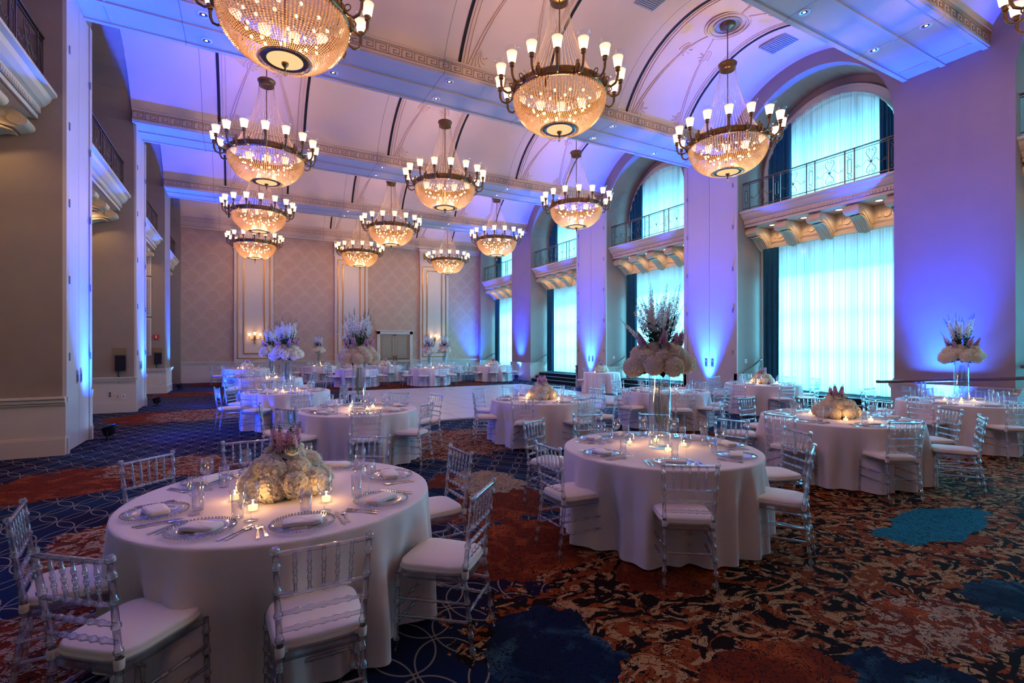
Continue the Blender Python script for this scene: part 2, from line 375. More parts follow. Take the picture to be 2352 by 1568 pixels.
for bi, (a, b) in enumerate(OPR):
    c = (a+b)/2; dy = a - OPR[0][0]
    for lvl in (0, 1):
        wn += 1
        root = empty('window_%d' % wn, (XO, c, WZ0 if lvl == 0 else UZ0)); st(root)
        z0, z1 = (WZ0, WZ1) if lvl == 0 else (UZ0, UZc+UR)
        h = z1-z0; hw = 1.86 if lvl == 0 else UR
        top = (lambda y: h) if lvl == 0 else (lambda y: (UZc-UZ0)+math.sqrt(max(UR*UR-y*y, 0)))
        # glazing bars
        f = MB()
        for yy in [-hw+.03, -hw*.34, hw*.34, hw-.03]: f.box(.04,.11, yy-.035, yy+.035, 0, top(yy)-.01)
        for zz in ([0.03, 1.05, 2.15, 3.3, h-.04] if lvl == 0 else [.03, .95]):
            f.box(.04,.11, -hw, hw, zz-.035, zz+.035)
        if lvl: f.ring((.075,0,UZc-UZ0), UR-.04, .04, 48, 4, 'x')
        f.build('window_frame', M['cream'], root)
        g = MB(); N = 24
        if lvl == 0: g.add([(.075,-hw,0),(.075,hw,0),(.075,hw,h),(.075,-hw,h)], [(0,1,2,3)])
        else: g.add([(.075,-hw,0),(.075,hw,0)] + [(.075, UR*math.cos(PI*i/N), UZc-UZ0+UR*math.sin(PI*i/N)) for i in range(N+1)], [tuple(range(N+3))])
        g.build('glass_pane', M['pane'], root)
        tr = MB()                                           # casing
        if lvl == 0:
            for s_ in (-1, 1): tr.box(-.07,0, *(sorted((s_*hw, s_*(hw+.15)))), -WZ0, h+.15); tr.box(-.10,0, *(sorted((s_*(hw+.11), s_*(hw+.17)))), -WZ0, h+.17)
            tr.box(-.07,0,-hw,hw,h,h+.15); tr.box(-.10,0,-hw-.17,hw+.17,h+.13,h+.19)
        else:
            for r0, r1, xx in ((UR, UR+.16, -.07), (UR+.14, UR+.20, -.10)):
                pts = lambda r: [(r*math.cos(PI*i/32), UZc-UZ0+r*math.sin(PI*i/32)) for i in range(33)]
                A, B_ = pts(r0), pts(r1)
                for i in range(32):
                    tr.add([(xx,*A[i]),(xx,*A[i+1]),(xx,*B_[i+1]),(xx,*B_[i]),(0,*A[i]),(0,*A[i+1]),(0,*B_[i+1]),(0,*B_[i])], [(0,1,2,3),(0,4,5,1),(3,2,6,7)])
                for s_ in (-1, 1): tr.box(xx,0,*(sorted((s_*r0, s_*r1))),0,UZc-UZ0)
        tr.build('window_casing', M['cream'], root)
        # curtains
        cx = XO-.16
        if lvl == 0:
            s = wave_sheet('sheer_curtain', M['sheer'], c-1.80, c+1.80, WZ0+.02, WZ1-.02, cx, .05, .27, 300)
            tag(s, 'white sheer curtain glowing with daylight in the tall lower %s' % SHORT[bi], 'curtain', 'sheer window curtains')
            for s_, w in ((1, 'far'), (-1, 'near')):
                e0, e1 = (c+1.32, c+1.85) if s_ > 0 else (c-1.85, c-1.62)
                d = wave_sheet('drape', M['drape'], e0, e1, WZ0+.02, WZ1-.02, cx-.09, .045, .15, 70)
                tag(d, 'dark teal drape on the %s side of the tall lower %s' % (w, SHORT[bi]), 'drape', 'teal window drapes')
        else:
            tf = lambda y: UZc+math.sqrt(max((UR-.02)**2-(y-c)**2, 0))
            s = wave_sheet('sheer_curtain', M['sheer'], c-1.69, c+1.69, UZ0+.02, 0, cx, .045, .25, 260, None, tf)
            tag(s, 'white sheer curtain in the arched upper %s above the balcony' % SHORT[bi], 'curtain', 'sheer window curtains')
            for s_, w in ((1, 'far'), (-1, 'near')):
                e0, e1 = (c+.98, c+1.69) if s_ > 0 else (c-1.69, c-1.28)
                d = wave_sheet('drape', M['drape'], e0, e1, UZ0+.02, 0, cx-.09, .05, .14, 80, None, tf)
                tag(d, 'dark teal drape on the %s side of the arched upper %s' % (w, SHORT[bi]), 'drape', 'teal window drapes')
    # daylight outside the two openings
    for (zc, hh, ww, en) in ((.50+1.65, 3.25, 3.6, 720), (UZ0+.75, 1.45, 3.0, 240)):
        L = bpy.data.lights.new('daylight', 'AREA'); L.shape = 'RECTANGLE'; L.size = hh; L.size_y = ww; L.energy = en; L.color = (.11,.70,1.0); L.spread = 2.5
        o = link('daylight', L, None, (XO+.55, c, zc), (0, PI/2, 0))
    # platform with carpeted steps
    if bi:
        m = MB(); m.box(XR+.50, XO, a+.002, b-.002, 0, .45)
        m.box(XR+.25, XR+.52, a+.002, b-.002, 0, .30); m.box(XR+.0, XR+.27, a+.002, b-.002, 0, .15)
        m.mat(1)
        for xx, zz in ((XR+.50,.45),(XR+.25,.30),(XR,.15)): m.box(xx-.006, xx+.03, a+.004, b-.004, zz-.02, zz+.004)
        tag(m.build('window_steps', [plain('dark_step_carpet', (.012,.02,.03), .9, .1), M['steel']]), 'three dark carpeted steps with pale nosings in front of the %s' % SHORT[bi], 'steps', 'steps to the windows')
        for yy, w in ((b-.09, 'far'), (a+.09, 'near')):
            rr = empty('handrail', (XR+.15, yy, 0))
            tag(rr, 'short sloping metal handrail on the %s jamb beside the %s' % (w, SHORT[bi]), 'handrail', 'step handrails')
            h_ = MB(); h_.tube([(-.15,0,.86),(-.05,0,.93),(.75,0,1.33),(.85,0,1.35)], .022, 8); h_.build('rail_bar', M['rail'], rr)
            for q in (0,.65):
                k_ = MB(); k_.tube([(q,0,.93+q*.5),(q,(.09 if yy > c else -.09),.9+q*.5)], .012, 6); k_.build('bracket', M['steel'], rr)

# ------------------------------------------------------------------ balconies
def corbel_mb():
    """console of S profile, along -X; back at x=0, front at x=-.72"""
    m = MB(); prof = [(0,.0),(0,-.50),(-.05,-.56),(-.12,-.55),(-.2,-.47),(-.30,-.36),(-.42,-.26),(-.55,-.22),(-.66,-.24),(-.74,-.20),(-.76,-.12),(-.72,-.05),(-.66,0)]
    m.prism(prof, 'y', -.15, .15)
    m.mat(1)
    inner = [(-.04,-.05),(-.05,-.42),(-.1,-.46),(-.2,-.38),(-.32,-.26),(-.5,-.14),(-.6,-.12),(-.6,-.05)]
    for s in (-1,1): m.prism(inner, 'y', s*.15, s*.162)
    m.mat(0)
    for s in (-1,1):
        m.ring((-.67,s*.155,-.135), .055, .018, 16, 6, 'y'); m.ring((-.08,s*.155,-.45), .06, .018, 16, 6, 'y')
    m.tube([(-.70,-.17,-.14),(-.70,.17,-.14)], .075, 12); m.tube([(-.07,-.17,-.50),(-.07,.17,-.50)], .07, 12)
    for i in range(7):                                    # acanthus ribs on the curved front
        y = -.12+.04*i
        m.tube([(-.09,y,-.575),(-.21,y*1.05,-.50),(-.31,y*1.1,-.39),(-.43,y*1.1,-.29),(-.56,y,-.25),(-.64,y*.8,-.27)], [.012,.022,.026,.026,.02,.008], 6)
    return m
CORB = corbel_mb().mesh('corbel', [M['creamdk'], M['cream']])
def rail_parts():
    """one balcony railing, 4 m long in local y (-2..2); z=0 at slab top"""
    one = MB()
    for d in (-.11,.11): one.box(-.012,.012,d-.012,d+.012,0,.84)
    top = MB(); top.box(-.03,.03,-2.0,2.0,.84,.87); top.box(-.012,.012,-2,2,.10,.12); top.box(-.012,.012,-2,2,.79,.805)
    posts = MB(); orn = MB()
    xs = [-1.9,-.95,0,.95,1.9]
    for y in xs:
        orn.ring((0,y,.70),.045,.008,14,4,'x'); orn.ring((0,y,.20),.045,.008,14,4,'x')
        for z0,z1,y0,y1 in ((.27,.285,-.05,.05),(.615,.63,-.05,.05),(.27,.63,-.05,-.038),(.27,.63,.038,.05)): orn.box(-.007,.007,y+y0,y+y1,z0,z1)
        for s in (-1,1): orn.ring((0,y+s*.17,.40),.03,.007,12,4,'x')
    for a, b in zip(xs[:-1], xs[1:]):
        c = (a+b)/2
        for s in (-1,1):
            orn.tube([(0,c+s*(.02+.27*t),.42+.06*math.sin(t*2*PI)) for t in [i/12 for i in range(13)]], .007, 4, False)
            heart = [(0,c+s*(.10*math.sin(t)**1 if t < PI else 0), .62+.10*math.cos(t)) for t in [i*PI/10 for i in range(1,10)]]
            orn.tube([(0,c,.43)]+[(0,c+s*.03,.50),(0,c+s*.08,.58),(0,c+s*.11,.66),(0,c+s*.09,.73),(0,c+s*.045,.745),(0,c+s*.02,.70),(0,c+s*.045,.67)], .008, 4, False)
            orn.tube([(0,c,.42),(0,c+s*.03,.35),(0,c+s*.09,.28),(0,c+s*.10,.20),(0,c+s*.06,.155),(0,c+s*.02,.18),(0,c+s*.03,.22)], .008, 4, False)
        orn.box(-.01,.01,c-.02,c+.02,.40,.45)
    return top.mesh('top_rail', M['rail']), one.mesh('baluster_pair', M['rail']), orn.mesh('scrollwork', M['rail'])
RT, RP, RO = rail_parts()
DISC = MB(); DISC.lathe([(0,-.004),(.06,-.004),(.075,0)], 16); DISC.mat(1); DISC.lathe([(.075,-.002),(.13,-.012),(.14,0)], 16)
DISC = DISC.mesh('downlight', [M['pearl'], M['creamdk']])
def spot_light(name, loc, target, energy, color, angle, blend=1.0, size=.04):
    L = bpy.data.lights.new(name, 'SPOT'); L.energy = energy; L.color = color; L.spot_size = angle; L.spot_blend = blend; L.shadow_soft_size = size
    o = link(name, L, None, loc); d = Vector(target)-Vector(loc); o.rotation_euler = d.to_track_quat('-Z', 'Y').to_euler(); return o
def point_light(name, loc, energy, color, size=.05):
    L = bpy.data.lights.new(name, 'POINT'); L.energy = energy; L.color = color; L.shadow_soft_size = size
    return link(name, L, None, loc)
def balcony(xf, sgn, a, b, label, lamps=True, xoff=0):
    """xf: front plane; sgn +1 -> recess extends to +X"""
    c = (a+b)/2; hw = (b-a)/2; dep = XO-xf if sgn > 0 else DEP
    root = empty('balcony', (xf, c, 5.74)); tag(root, label, 'balcony', 'arched bay balconies')
    if sgn < 0: root.rotation_euler = (0,0,PI)
    s = MB()
    s.prism([(-.06,0),(-.06,-.05),(.0,-.08),(.03,-.15),(.09,-.22),(.14,-.25),(.14,-.29),(dep,-.29),(dep,0)], 'y', -hw, hw)
    s.build('balcony_slab', M['cream'], root)
    d = MB(); d.box(.15,.17,-hw+.01,hw-.01,-.36,-.29); d.box(.17,.21,-hw+.01,hw-.01,-.44,-.37)
    n = int(hw*2/.075)
    for i in range(n): y = -hw+.03+i*(2*hw-.04)/n; d.box(.13,.155,y,y+.04,-.355,-.30)
    d.box(.20,dep,-hw+.01,hw-.01,-.44,-.29); d.build('dentil_moulding', M['cream'], root)
    fz = MB(); fz.box(dep-.10,dep-.04,-hw+.01,hw-.01,-1.03,-.44); fz.box(dep-.16,dep-.1,-hw+.01,hw-.01,-1.03,-.93)
    for i in range(4):
        y = -hw+.16+(2*hw-.32)*(i+.5)/4
        fz.ring((dep-.11,y,-.68),.09,.018,18,6,'x')
        for q in (-1,1): fz.box(dep-.12,dep-.10,y+q*.16-.04,y+q*.16+.04,-.76,-.60)
    fz.build('carved_frieze', M['creamdk'], root)
    for i in range(5):
        k = link('corbel', CORB, root, (dep-.04, -hw+.16+(2*hw-.32)*i/4, -.44)); k.scale = ((dep-.26)/.76,1.05,1.15)
    for y in (-1.9,-.95,0,.95,1.9): link('baluster', RP, root, (.12, y*hw/2.0, 0))
    for nm, me in (('top_rail', RT), ('scrollwork', RO)):
        o = link(nm, me, root, (.12,0,0)); o.scale = (1, hw/2.0, 1)
    for i in range(4):
        y = -hw+.16+(2*hw-.32)*(i+.5)/4
        link('downlight', DISC, root, (dep*.55, y, -.442))
        if lamps:
            wx = xf + sgn*dep*.55; wy = c + sgn*y
            spot_light('balcony_lamp', (wx, wy, 5.27), (wx + sgn*.1, wy, 4.0), (10 if sgn > 0 else 34), (1,.62,.28), 2.6, .6, .05)
    return root
for i, (a, b) in enumerate(OPR):
    balcony(XR+.12, 1, a+.002, b-.002, 'cream balcony with scroll railing and corbels over the lower %s' % SHORT[i], True)
LB = ['leftmost balcony above the left wall with golden corbels', 'balcony in the second left arch beside the hanging chandelier', 'small balcony in the third left arch', 'farthest balcony on the left wall near back wall']
for i, (a, b) in enumerate(OPL): balcony(XL-.12, -1, a+.002, b-.002, LB[i], i < 3)

# ------------------------------------------------------------------ wainscot, plinths, casings
def dado(m, x0, y0, x1, y1, nx, ny, zt=.93, proud=.04):
    """wainscot run from (x0,y0) to (x1,y1) with outward normal (nx,ny)"""
    def slab(z0, z1, d):
        xs = sorted((x0, x1)); ys = sorted((y0, y1))
        if nx: xs = sorted((x0, x0+nx*d)); ys = [ys[0]-0, ys[1]+0]
        if ny: ys = sorted((y0, y0+ny*d))
        m.box(xs[0], xs[1], ys[0], ys[1], z0, z1)
    slab(0,.26,proud+.035); slab(.26,.29,proud+.02); slab(.29,zt-.13,proud); slab(zt-.13,zt-.09,proud+.025); slab(zt-.09,zt-.03,proud+.05); slab(zt-.03,zt,proud+.075)
m = MB()
for (a, b) in OPL:
    if b < 27.9: dado(m, XL+.05, b, XL-DEP, b, 0, -1)
    if a > 6: dado(m, XL+.05, a, XL-DEP, a, 0, 1)
    m2 = None
for i, (a, b) in enumerate(OPR):
    dado(m, XR-.05, b, XO, b, 0, -1); dado(m, XR-.05, a, XO, a, 0, 1)
st(m.build('baseboard_jambs', M['cream']))
m = MB(); dado(m, XL-DEP, YB, XO, YB, 0, -1, 1.0); st(m.build('baseboard_back', M['cream']))
m = MB()
for (a, b) in [(3.71,5.72), (3.71+3*P,5.72+3*P)]: dado(m, XR, a, XR, b, -1, 0)
for k in (1, 2):
    for yy in (3.71+P*k, 5.72+P*k): m.box(XR-.07, XR, *(sorted((yy, yy+(.12 if yy < 4+P*k else -.12)))), 0, .26); m.box(XR-.05, XR, *(sorted((yy, yy+(.10 if yy < 4+P*k else -.10)))), .26, .93)
st(m.build('baseboard_right', M['cream']))
m = MB(); dado(m, XL, 10.42+P*2, XL, 24.05, 1, 0)
for (a, b) in ((10.42,11.97),(16.45,18.0)):
    for yy, s_ in ((a,1),(b,-1)): m.box(XL, XL+.07, *(sorted((yy, yy+s_*.10))), 0, .26); m.box(XL, XL+.04, *(sorted((yy, yy+s_*.08))), .26, .90); m.box(XL, XL+.07, *(sorted((yy, yy+s_*.09))), .84, .92)
st(m.build('baseboard_left', M['cream']))

# partition pocket doors on the piers
dn = 0
def pocket(x, n, a, b, lab):
    global dn; dn += 1
    root = empty('door_%d' % dn, (x, (a+b)/2, 0)); st(root)
    w = (b-a)/2
    f = MB()
    for s_ in (-1,1): f.box(*sorted((0,n*.05)), *sorted((s_*(w-.14), s_*w)), 0, ZS)
    f.build('door_jamb', M['fdoor'], root)
    for s_ in (-1,1):
        d = MB(); d.box(*sorted((0,n*.03)), *sorted((s_*.006, s_*(w-.15))), .02, ZS-.01)
        leaf = d.build('door_leaf', M['fdoor'], root)
        h = MB(); h.box(*sorted((n*.03,n*.042)), *sorted((s_*.07, s_*.16)), 1.10, 1.32); h.mat(1); h.box(*sorted((n*.042,n*.046)), *sorted((s_*.095, s_*.135)), 1.13, 1.25)
        h.build('flush_pull', [M['steel'], M['black']], leaf)
        for zz in (1.5+.0, 2.75, 4.0, 5.25, 6.5):
            q = MB(); q.box(*sorted((n*.05,n*.065)), *sorted((s_*(w-.16), s_*(w-.12))), zz, zz+.13); q.build('hinge', M['grey'], leaf)
for (a, b) in ((10.42,11.97),(16.45,18.0)): pocket(XL, 1, a, b, '')
for k in (1, 2): pocket(XR, -1, 3.71+P*k, 5.72+P*k, '')
# recessed wall grilles and small fittings on the left jambs
for yy, xs in ((22.47, (-3.35, -2.98)),):
    for i, (z0, z1) in enumerate(((1.45,2.75),(2.9,4.25),(4.4,5.6))):
        g = MB(); g.box(xs[0]-.05, xs[1]+.05, yy-.02, yy, z0-.04, z1+.04); g.mat(1); g.box(xs[0], xs[1], yy-.03, yy-.02, z0, z1); g.mat(0)
        for j in range(16): zz = z0+(z1-z0)*(j+.5)/16; g.box(xs[0], xs[1], yy-.035, yy-.03, zz-.008, zz+.008)
        for j in range(6): xx = xs[0]+(xs[1]-xs[0])*(j+.5)/6; g.box(xx-.008, xx+.008, yy-.035, yy-.03, z0, z1)
        tag(g.build('wall_grille', [M['cream'], M['grey']]), 'grey perforated wall grille, %s of three on far left jamb' % ('bottom','middle','top')[i], 'grille', 'stacked wall grilles')
for yy, xc, w, nm in ((16.45, -2.80, 1, 'second'), (22.47, -2.72, .9, 'third')):
    ph = empty('wall_phone', (xc, yy, 1.30)); tag(ph, 'black wall phone box with hanging cord on the %s left pillar' % nm, 'phone', 'black wall phones')
    q = MB(); q.box(-.11,.11,-.10,0,-.20,.20); q.box(-.09,.09,-.12,-.10,-.17,.17); q.build('housing', M['phone'], ph)
    q = MB(); q.tube([(-.04,-.03,-.19),(-.045,-.03,-.30),(-.03,-.035,-.40),(-.045,-.03,-.50),(-.04,-.03,-.52)], .018, 6); q.build('cord', M['phone'], ph)
    pq = MB(); pq.box(xc-.17, xc+.12, yy-.012, yy, 1.52, 1.70); pq.mat(1)
    for j, (u0, u1) in enumerate(((.05,.95),(.12,.88),(.38,.62))):
        zz = 1.665-.045*j; n = int((u1-u0)*16)
        for t_ in range(n):
            x0 = xc-.15+.25*(u0+(u1-u0)*t_/n); pq.box(x0, x0+.010, yy-.014, yy-.012, zz-.012, zz+.008)
    tag(pq.build('plaque', [M['brass'], M['key']]), 'small tan plaque with dark lettering above the phone, %s left pillar' % nm, 'sign', 'plaques above phones')
q = MB(); q.box(-2.86,-2.70,22.43,22.47,2.02,2.18); q.mat(1); q.box(-2.80,-2.76,22.42,22.43,2.05,2.15)
tag(q.build('fire_alarm', [M['red'], M['white']]), 'red fire alarm strobe on the third left pillar', 'alarm')
q = MB(); q.box(6.22,6.34,YB-.05,YB,1.98,2.14); q.mat(1); q.box(6.26,6.30,YB-.06,YB-.05,2.02,2.10)
tag(q.build('fire_alarm', [M['red'], M['white']]), 'red fire alarm on the back wall left of the double doors', 'alarm')
def outlet(x, y, z, ax, lab, w=.08, mt='white'):
    q = MB()
    if ax == 'y': q.box(x-w/2,x+w/2,y-.012,y,z-.06,z+.06); q.mat(1); q.box(x-.012,x+.012,y-.014,y-.012,z-.03,z+.03)
    else: q.box(x-.012,x,y-w/2,y+w/2,z-.06,z+.06); q.mat(1); q.box(x-.014,x-.012,y-.012,y+.012,z-.03,z+.03)
    tag(q.build('wall_outlet', [M[mt], M['grey']]), lab, 'outlet')
outlet(-2.74, 16.41, .42, 'y', 'white wall outlet low on the second left pillar'); outlet(-2.86, 16.41, .42, 'y', 'beige outlet plate left of the white one, second left pillar', .1, 'cream')
outlet(-3.02, 16.41, .48, 'y', 'small black jack plate on the second left pillar wainscot', .035, 'phone')
outlet(-2.66, 22.43, .42, 'y', 'white wall outlet low on the third left pillar')
for k in (1, 2): outlet(XR+.35, 3.71+P*k, 1.30, 'y', 'white wall switch on the jamb beside the %s' % SHORT[k], .1)

# ------------------------------------------------------------------ ceiling: beams, vaults, ribs
beams = [YF-.4] + [B0+P*k for k in range(0, 4)]
DL = MB(); DL.lathe([(.075,-.012),(.095,-.012),(.10,0)], 20); DL.mat(1); DL.lathe([(.0,-.003),(.060,-.003),(.078,-.011)], 20); DL.mat(2); DL.lathe([(0,-.010),(.022,-.010),(.026,-.004)], 12); DL.mat(3); DL.lathe([(.026,-.005),(.05,-.005)], 16)
DL = DL.mesh('downlight', [M['white'], M['steel'], M['pearl'], M['black']])
def key_unit(m, x0, y, z0, u, h, w, t):
    pl = [(0,0),(0,1),(.82,1),(.82,.27),(.36,.27),(.36,.66),(.60,.66)]
    for (a, b) in list(zip(pl[:-1], pl[1:])) + [((0,0),(1,0))]:
        xa, xb = sorted((x0+a[0]*u, x0+b[0]*u)); za, zb = sorted((z0+a[1]*h, z0+b[1]*h))
        m.box(xa-w/2, xb+w/2, y-t, y, za-w/2, zb+w/2)
ROWN = ['overhead at right', 'second', 'third', 'fourth']
for k, y0 in enumerate(beams + [YB]):
    root = empty('ceiling_beam', (0, y0, ZS)); st(root)
    y1 = BW
    m = MB()
    if y0 < YB-.1:
        m.box(XL,XR,.04,y1-.04,0,.9); m.box(XL,XR,0,y1,.05,.9)
        for ya, yb in ((.24,.28),(.66,.70),(.76,.80),(1.18,1.22)): pass
        m.box(XL,XR,.68,.77,-.035,0); m.box(XL,XR,.0,.09,-.03,.05); m.box(XL,XR,y1-.09,y1,-.03,.05)
        for xx in (XL+.45, XR-.45): m.box(xx-.02,xx+.02,.12,y1-.12,-.015,0)
    else:
        m.box(XL,XR,-.10,0,-.02,.9); m.box(XL,XR,-.16,0,-.08,-.02); m.box(XL,XR,-.12,0,-.14,-.08); m.box(XL,XR,-.06,0,-.26,-.14)
    yk = 0 if y0 < YB-.1 else -.10
    m.box(XL,XR,yk-.05,yk,.265,.30); m.box(XL,XR,yk-.025,yk,-.0,.045)
    m.build('beam_casing', M['ceil'], root)
    kf = MB(); u = .27; n = int((XR-XL)/u)
    for i in range(n): key_unit(kf, XL+.02+i*(XR-XL-.04)/n, yk, .075, (XR-XL-.04)/n*.98, .165, .016, .008)
    kf.build('greek_key_frieze', M['key'], root)
    if y0 < YB-.1 and k:
        for i in range(6):
            for r_, yy in enumerate((.28, 1.14)):
                xx = -.6+2.34*i
                o = link('downlight', DL, None, (xx, y0+yy, ZS-.002))
                tag(o, 'round recessed downlight, %s row of the %s ceiling beam, number %d from left' % (('near','far')[r_], ('nearest','second','third','fourth')[k-1], i+1), 'downlight', 'recessed beam downlights')
VZC, VR = None, None
def vault(yc, half):
    rise = ZC-ZK; r = (half*half+rise*rise)/(2*rise); zc = ZC-r; a0 = math.asin(half/r)
    return r, zc, a0
tn = 0
def arcpt(yc, r, zc, a, off=0): return (yc+(r-off)*math.sin(a), zc+(r-off)*math.cos(a))
CHX = (.55, 5.30, 10.07)
for k in range(-1, 4):
    ya = B0+P*k+BW; yb = min(B0+P*(k+1), YB); yc = (ya+yb)/2; half = (yb-ya)/2
    r, zc, a0 = vault(yc, half)
    m = MB()
    def vf(u, v):
        y, z = arcpt(yc, r, zc, -a0+2*a0*v); return (XL-.01+(XR-XL+.02)*u, y, z)
    m.grid(vf, 1, 40)
    root = m.build('ceiling_vault', M['ceil']); st(root)
    sl = MB()
    for X0 in CHX:
        for s_ in (-1,1):
            x0 = X0+s_*1.10
            sl.grid(lambda u, v: (x0-.035+.07*u, *arcpt(yc, r, zc, -a0+2*a0*v, .012)), 1, 40)
    sl.build('ceiling_slot', M['black'], root)
    rb = MB()
    for X0 in CHX:
        for s_ in (-1,1):
            for dx in (.92, 1.0): rb.tube([(X0+s_*dx, *arcpt(yc, r, zc, -a0+2*a0*i/36, .005)) for i in range(37)], .016, 6, False)
            for e in (-1,1):                          # ribs sweeping from the springing to the rose
                for q in (0,.08):
                    pts = []
                    for i in range(19):
                        t_ = i/18; a = e*a0*(1-.83*t_); xx = X0+s_*((.80-q)*(1-t_)**.8+.10)
                        pts.append((xx, *arcpt(yc, r, zc, a, .006)))
                    rb.tube(pts, .018, 6, False)
        for rr, tt in ((.50,.02),(.42,.03),(.30,.02)): rb.ring((X0,yc,ZC-.03), rr, tt, 40, 6)
        # painted leaf scrolls
        for s_ in (-1,1):
            for e in (-1,1):
                for base in (.30, .88):
                    for j in range(5):
                        ph = j*.55-.9; a = e*a0*base; L = .34-.03*j
                        pts = []
                        for i in range(9):
                            t_ = i/8; xx = X0+s_*(.30 if base < .5 else .62)+ s_*L*t_*math.cos(ph+1.5*t_)*.7
                            aa = a + e*(L*t_*math.sin(ph+1.5*t_))/r
                            if abs(aa) > a0: aa = e*a0
                            pts.append((xx, *arcpt(yc, r, zc, aa, .004)))
                        rb.tube(pts, [.012]*4+[.015]*4+[.02], 5, False)
    rb.build('plaster_rib', M['tanrib'], root)
for i, (x, y, z, w) in enumerate(((11.75,7.67,9.29,.55),(7.85,7.95,9.30,.55))):
    q = MB(); q.box(x-w/2,x+w/2,y-.35,y+.35,z-.02,z+.02)
    for j in range(12): q.box(x-w/2+.03,x+w/2-.03,y-.32+j*.055,y-.32+j*.055+.02,z-.035,z-.02)
    tag(q.build('air_vent', M['grey']), ('grey square air vent on the vault right of the right chandelier', 'grey air vent at the top edge of the picture')[i], 'vent', None)

# ------------------------------------------------------------------ back wall: panels, doors, sconces
for i, X0 in enumerate(CHX):
    root = empty('trim_%d' % (i+1), (X0, YB, 0)); st(root)
    m = MB(); m.box(-.88,.88,-.10,0,0,ZS); m.box(-.95,.95,-.13,0,0,.30); m.box(-.92,.92,-.13,0,.92,1.0)
    m.box(-.92,.92,-.14,0,6.62,6.70); m.box(-.90,.90,-.12,0,6.72,7.30); m.box(-.96,.96,-.18,0,7.34,7.46); m.build('pilaster', M['cream'], root)
    m = MB()
    for (hw, za, zb, w) in ((.74,1.14,6.48,.045),(.48,1.38,6.24,.05)):
        for s_ in (-1,1): m.box(*sorted((s_*hw,s_*(hw-w))), -.125,-.10, za, zb)
        m.box(-hw,hw,-.125,-.10,za,za+w); m.box(-hw,hw,-.125,-.10,zb-w,zb)
    for s_ in (-1,1): m.box(s_*.6-.08,s_*.6+.08,-.14,-.12,6.85,7.2)
    m.build('gilt_frame', M['gold'], root)
dr = empty('door_%d' % (dn+1), (7.71, YB, 0)); st(dr)
m = MB(); m.box(-1.02,-.86,-.12,0,0,2.62); m.box(.86,1.02,-.12,0,0,2.62); m.box(-1.02,1.02,-.12,0,2.46,2.62); m.box(-1.08,1.08,-.16,0,2.62,2.68); m.build('door_frame', M['cream'], dr)
for s_ in (-1,1):
    m = MB(); m.box(*sorted((s_*.005,s_*.86)), -.05,0,0.01,2.46)
    for (za, zb) in ((.2,1.0),(1.2,2.3)):
        for xx in (.14,.72): m.box(*sorted((s_*xx,s_*(xx+.025))), -.065,-.05,za,zb)
        for zz in (za,zb): m.box(*sorted((s_*.14,s_*.745)), -.065,-.05,zz,zz+.025)
    lf = m.build('door_leaf', M['door'], dr)
    m = MB(); m.box(*sorted((s_*.1,s_*.8)), -.12,-.09,1.03,1.08); m.box(*sorted((s_*.04,s_*.10)), -.13,-.05,.95,1.22); m.box(*sorted((s_*.02,s_*.09)), -.10,-.05,2.38,2.44); m.build('panic_bar', M['bronze'], lf)
def sconce(X0, lab):
    root = empty('wall_sconce', (X0, YB-.10, 2.15)); tag(root, lab, 'sconce', 'brass wall sconces')
    m = MB(); m.lathe([(0,-.30),(.02,-.26),(.015,-.1),(.06,0),(.06,.08),(.02,.14),(0,.16)], 12, (0,-.05,0))
    m.build('backplate', M['bronze'], root)
    for dx in (-.24,0,.24):
        m = MB(); m.tube([(0,-.08,-.02),(dx*.5,-.14,-.06),(dx,-.16,.0),(dx,-.16,.10)] if dx else [(0,-.08,0),(0,-.2,.02),(0,-.2,.16)], .013, 6)
        y_, z_ = (-.16,.10) if dx else (-.2,.16)
        m.lathe([(.03,0),(.04,.02),(.02,.03)], 10, (dx,y_,z_)); arm = m.build('arm', M['bronze'], root)
        m = MB(); m.lathe([(.03,.02),(.045,.06),(.055,.11),(.07,.15)], 12, (0,0,0)); s = m.build('lamp_shade', M['shade2'], arm, (dx,y_,z_))
    point_light('sconce_lamp', (X0, YB-.36, 2.38), 14, (1,.55,.22), .06)
M['shade2'] = emit('sconce_shade_glow', (1,.62,.28), 4.5)
sconce(CHX[0]+.03, 'brass three-light wall sconce on the left gilt-framed panel'); sconce(CHX[2]+.0, 'brass three-light wall sconce behind the paired tall bouquets, right panel')

